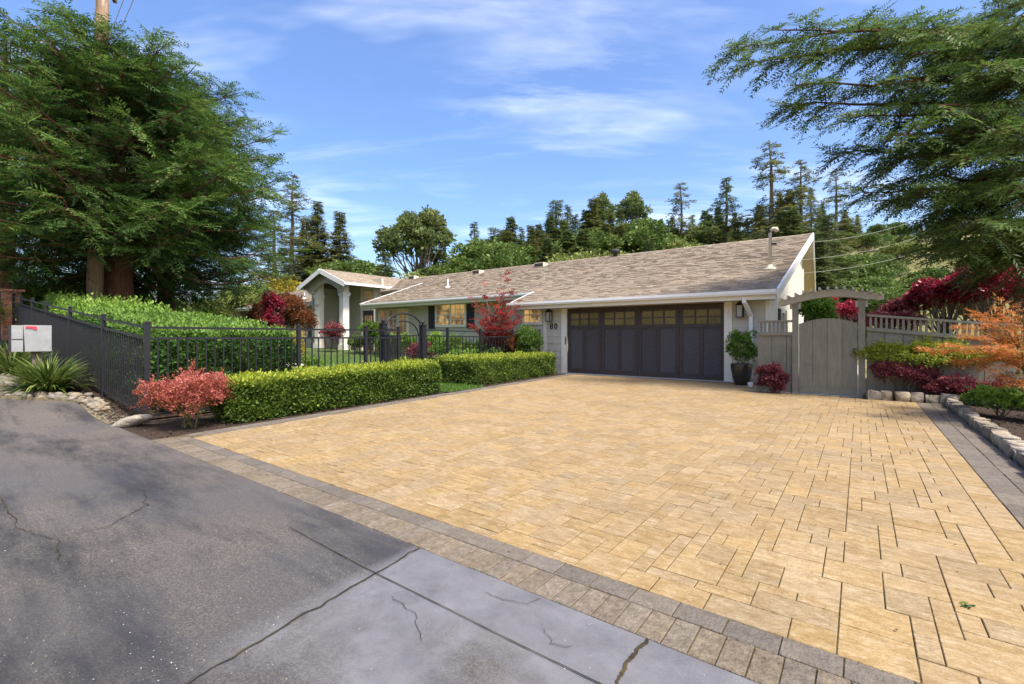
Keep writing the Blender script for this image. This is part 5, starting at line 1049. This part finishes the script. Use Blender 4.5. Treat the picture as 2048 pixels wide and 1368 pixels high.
FT = [('tiered',585,352,46,1.0,'tall open conifer with long level limbs, leftmost behind the porch'),('tiered',548,420,52,1.2,'faint conifer half hidden by the redwood edge'),('fir2',636,404,48,.95,'dense brownish conifer in the middle of the group behind the porch'),('fir2',680,425,46,1.1,'shorter brownish conifer at the right of the group behind the porch'),('fir2',612,440,50,1.1,'slim conifer between the tall open one and its neighbour'),
 ('oak',705,508,42,1.5,'low rounded green tree just right of the porch peak'),('loose',772,505,40,1.5,'small dark conifer left of the lone pine'),('pine',836,392,50,1.05,'lone broad pine with bare lower trunk behind the ridge'),
 ('loose',948,446,58,1.0,'ragged conifer between the lone pine and the wood'),('oak',905,520,50,1.6,'rounded oak right of the pine foot'),('oak2',862,540,46,1.5,'pale low tree under the lone pine'),('spire',988,456,64,1.5,'slim pointed conifer at the left end of the wood'),('fir',1022,436,62,1.0,'pointed fir standing at the left of the wooded slope'),('fir2',1062,452,60,1.1,'warm-toned conifer left of the box vents'),
 ('spire',1112,402,66,1.6,'narrow dark spire conifer above the left roof vent'),('loose',1136,412,68,1.0,'ragged dark conifer touching the narrow spire'),('fir2',1090,470,56,1.2,'shorter conifer in front of the narrow spire'),('fir2',1186,398,64,1.15,'broad dark brown conifer left of the tall eucalypt'),('euc',1207,385,72,.7,'slim tall eucalypt above the wooded slope'),('euc',1264,383,74,1.2,'broad-topped eucalypt above the rounded green oak'),
 ('oak',1268,428,58,1.25,'large bright green oak below the broad-topped eucalypt'),('oak2',1165,492,50,1.2,'yellow-green tree in front of the wood near the roof ridge'),('fir',1140,480,54,1.0,'blue-green fir low on the wooded slope'),('oak2',1232,500,46,1.2,'pale yellowish bush tree just above the roof ridge'),('oak',1312,462,56,1.0,'mid green oak right of the dark round vent'),('spire',1300,478,52,1.4,'pale young conifer right of the dark round vent'),
 ('sparse',1362,366,58,1.0,'tall thin sparse conifer left of the dark twin-sided fir'),('loose',1338,440,62,1.1,'scruffy conifer behind the thin sparse one'),('oak2',1402,446,60,1.3,'pale olive oak between two tall conifers'),('loose',1452,356,54,1.05,'dark ragged fir rising right of centre above the roof'),('fir',1420,430,60,.9,'small dark fir beside the ragged one'),
 ('sparse',1541,286,50,1.1,'tallest thin conifer with a nearly bare trunk beside the mast'),('tiered',1602,322,48,1.0,'open layered conifer right of the bare-trunked one'),('sparse',1672,340,44,.9,'thin bare conifer under the hanging redwood limb'),('oak',1500,486,52,1.2,'rounded tree showing over the roof left of the mast'),('fir',1585,420,44,1.1,'dark fir behind the gable peak'),('loose',1655,430,38,1.4,'shaggy dark conifer right of the gable'),
 ('fir',1640,480,33,1.2,'bushy dark conifer beside the gable end'),('oak',1725,545,33,1.4,'bright leafy tree behind the arbor'),('oak',1700,500,40,1.3,'green tree above the arbor beam'),('oak2',1800,478,52,1.4,'olive-toned oak beyond the fence at right'),('oak2',1890,470,56,1.4,'pale oak beyond the fence under the redwood limbs'),('oak',1760,500,46,1.4,'mid green oak behind the service wires'),
 ('oak',1850,530,38,1.5,'broad green tree just above the burgundy trees'),('oak',1960,500,44,1.5,'green tree behind the hanging limbs at right'),('oak2',2040,490,50,1.6,'pale tree at the right edge behind the limbs'),('oak',1780,565,30,1.4,'low bright green tree behind the baluster fence'),('oak',1930,560,32,1.3,'green tree behind the largest burgundy tree'),('oak',2050,560,34,1.4,'green tree behind the burgundy tree at the edge'),
 ('oak2',505,560,36,1.2,'pale green tree left of the yellow shrub tree'),('oak2',420,590,34,1.0,'light green tree glimpsed under the redwoods'),('oak2',120,575,34,1.2,'sunlit pale tree glimpsed behind the road fence'),('oak2',20,560,40,1.4,'sunlit tree at the far left under the redwood limbs'),('oak',260,585,40,1.1,'green tree glimpsed between the redwood trunks'),('oak2',340,588,44,1.1,'pale tree glimpsed right of the thinner redwood trunk')]
for kind, px, yt, Z, wx, lab in FT: far_tree(kind, px, yt, Z, wx, lab)
rf = random.Random(77)
for k, (px, yt) in enumerate(((975,470),(1003,452),(1043,446),(1078,440),(1100,425),(1128,430),(1150,420),(1172,412),(1200,410),(1222,420),(1240,408),(1290,415),(1322,430),(1345,425),(1385,420),(1410,412),(1436,405),(1470,415),(1495,425),(1520,400),(1560,380),(1580,370),(1622,365),(1645,395),(1690,410),(1715,420))):
    far_tree(('fir','fir2','loose','fir')[k % 4], px, yt+10, rf.uniform(62, 78), rf.uniform(.8, 1.15), 'one of the pointed conifers massed along the skyline of the wooded slope')
for px, Z in ((1700,62),(1735,58),(1770,64),(1810,60),(1845,66),(1880,60),(1920,64),(1690,70)): far_tree(rf.choice(['oak','oak2','oak']), px, 468-rf.uniform(0, 16), Z, 1.4, 'one of the massed green trees filling the wooded slope behind the others')
for k in range(26): far_tree(rf.choice(['oak','fir','oak2','fir2','oak','fir']), 965+k*21+rf.uniform(-8, 8), 486-rf.uniform(0, 22)-16*math.exp(-((965+k*21-1230)/150)**2), rf.uniform(50, 64), rf.uniform(1.1, 1.4), 'one of the massed green trees filling the wooded slope behind the others')
for k in range(60):                                   # wood behind, trees nobody could tell apart
    px = rf.uniform(960, 2060); Z = rf.uniform(66, 92); far_tree(rf.choice(['oak','oak','fir','oak2','fir2','loose']), px, (484-rf.uniform(0, 30)+12*abs(px-1250)/400) if px < 1650 else 462-rf.uniform(0, 30), Z, rf.uniform(1.0, 1.5), 'one of the massed green trees filling the wooded slope behind the others')
shrub('boundary_shrub', 'bright yellow-green shrub under the redwoods behind the road fence', 'shrub', gp(60, 620, 19), (1.6,1.2,.9), 4500, .14, 'lime_leaf', seed=141)
shrub('boundary_shrub', 'leafy green shrub at the left edge by the brick pillar', 'shrub', (-19.6, 1.35, G(-19.6,1.35)), (1.3,.6,.75), 5000, .11, 'strap_leaf', seed=142, asp=.2, up=.9)
shrub('boundary_shrub', 'sunny yellow-green shrub between the redwood trunks above the hedge', 'shrub', gp(300, 620, 24), (2.6,1.2,1.1), 6500, .15, 'lime_leaf', seed=143, tone=.05)
shrub('boundary_shrub', 'sunny yellow-green shrub left of the utility pole', 'shrub', gp(130, 620, 21), (2.4,1.2,1.0), 6000, .15, 'lime_leaf', seed=145, tone=.05)
shrub('boundary_shrub', 'leafy shrub above the laurel hedge right of the redwood trunks', 'shrub', gp(415, 620, 19), (1.7,1.2,.55), 6000, .14, 'azalea_leaf', seed=144)
# fallen sprig and litter on the pavers
sp_ = at(1937, 1212, 2.1); r = np.random.default_rng(5); P = np.tile(np.array([sp_[0], sp_[1], .006]), (9, 1))+np.concatenate([r.normal(0, .012, (9, 2)), np.zeros((9, 1))], 1)
D = rdir(r, 9)*np.array([1, 1, .1]); tag(link('fallen_sprig', leaf_mesh('fallen_sprig', P, D, np.tile((0, 0, 1.0), (9, 1)), .03, .012, r.random(9)), 'redwood_leaf'), 'small green sprig lying on the pavers near the lower right', 'sprig')
def on_drive(r): x, y = r.uniform(-6.8, .9), r.uniform(1.9, 12.6); return (x, y, .004)
o = scatter_chips('leaf_litter', 'leaf_litter', 420, on_drive, (.006, .020), 36, None); tag(o, 'tiny brown leaf crumbs scattered over the driveway', 'leaf litter')
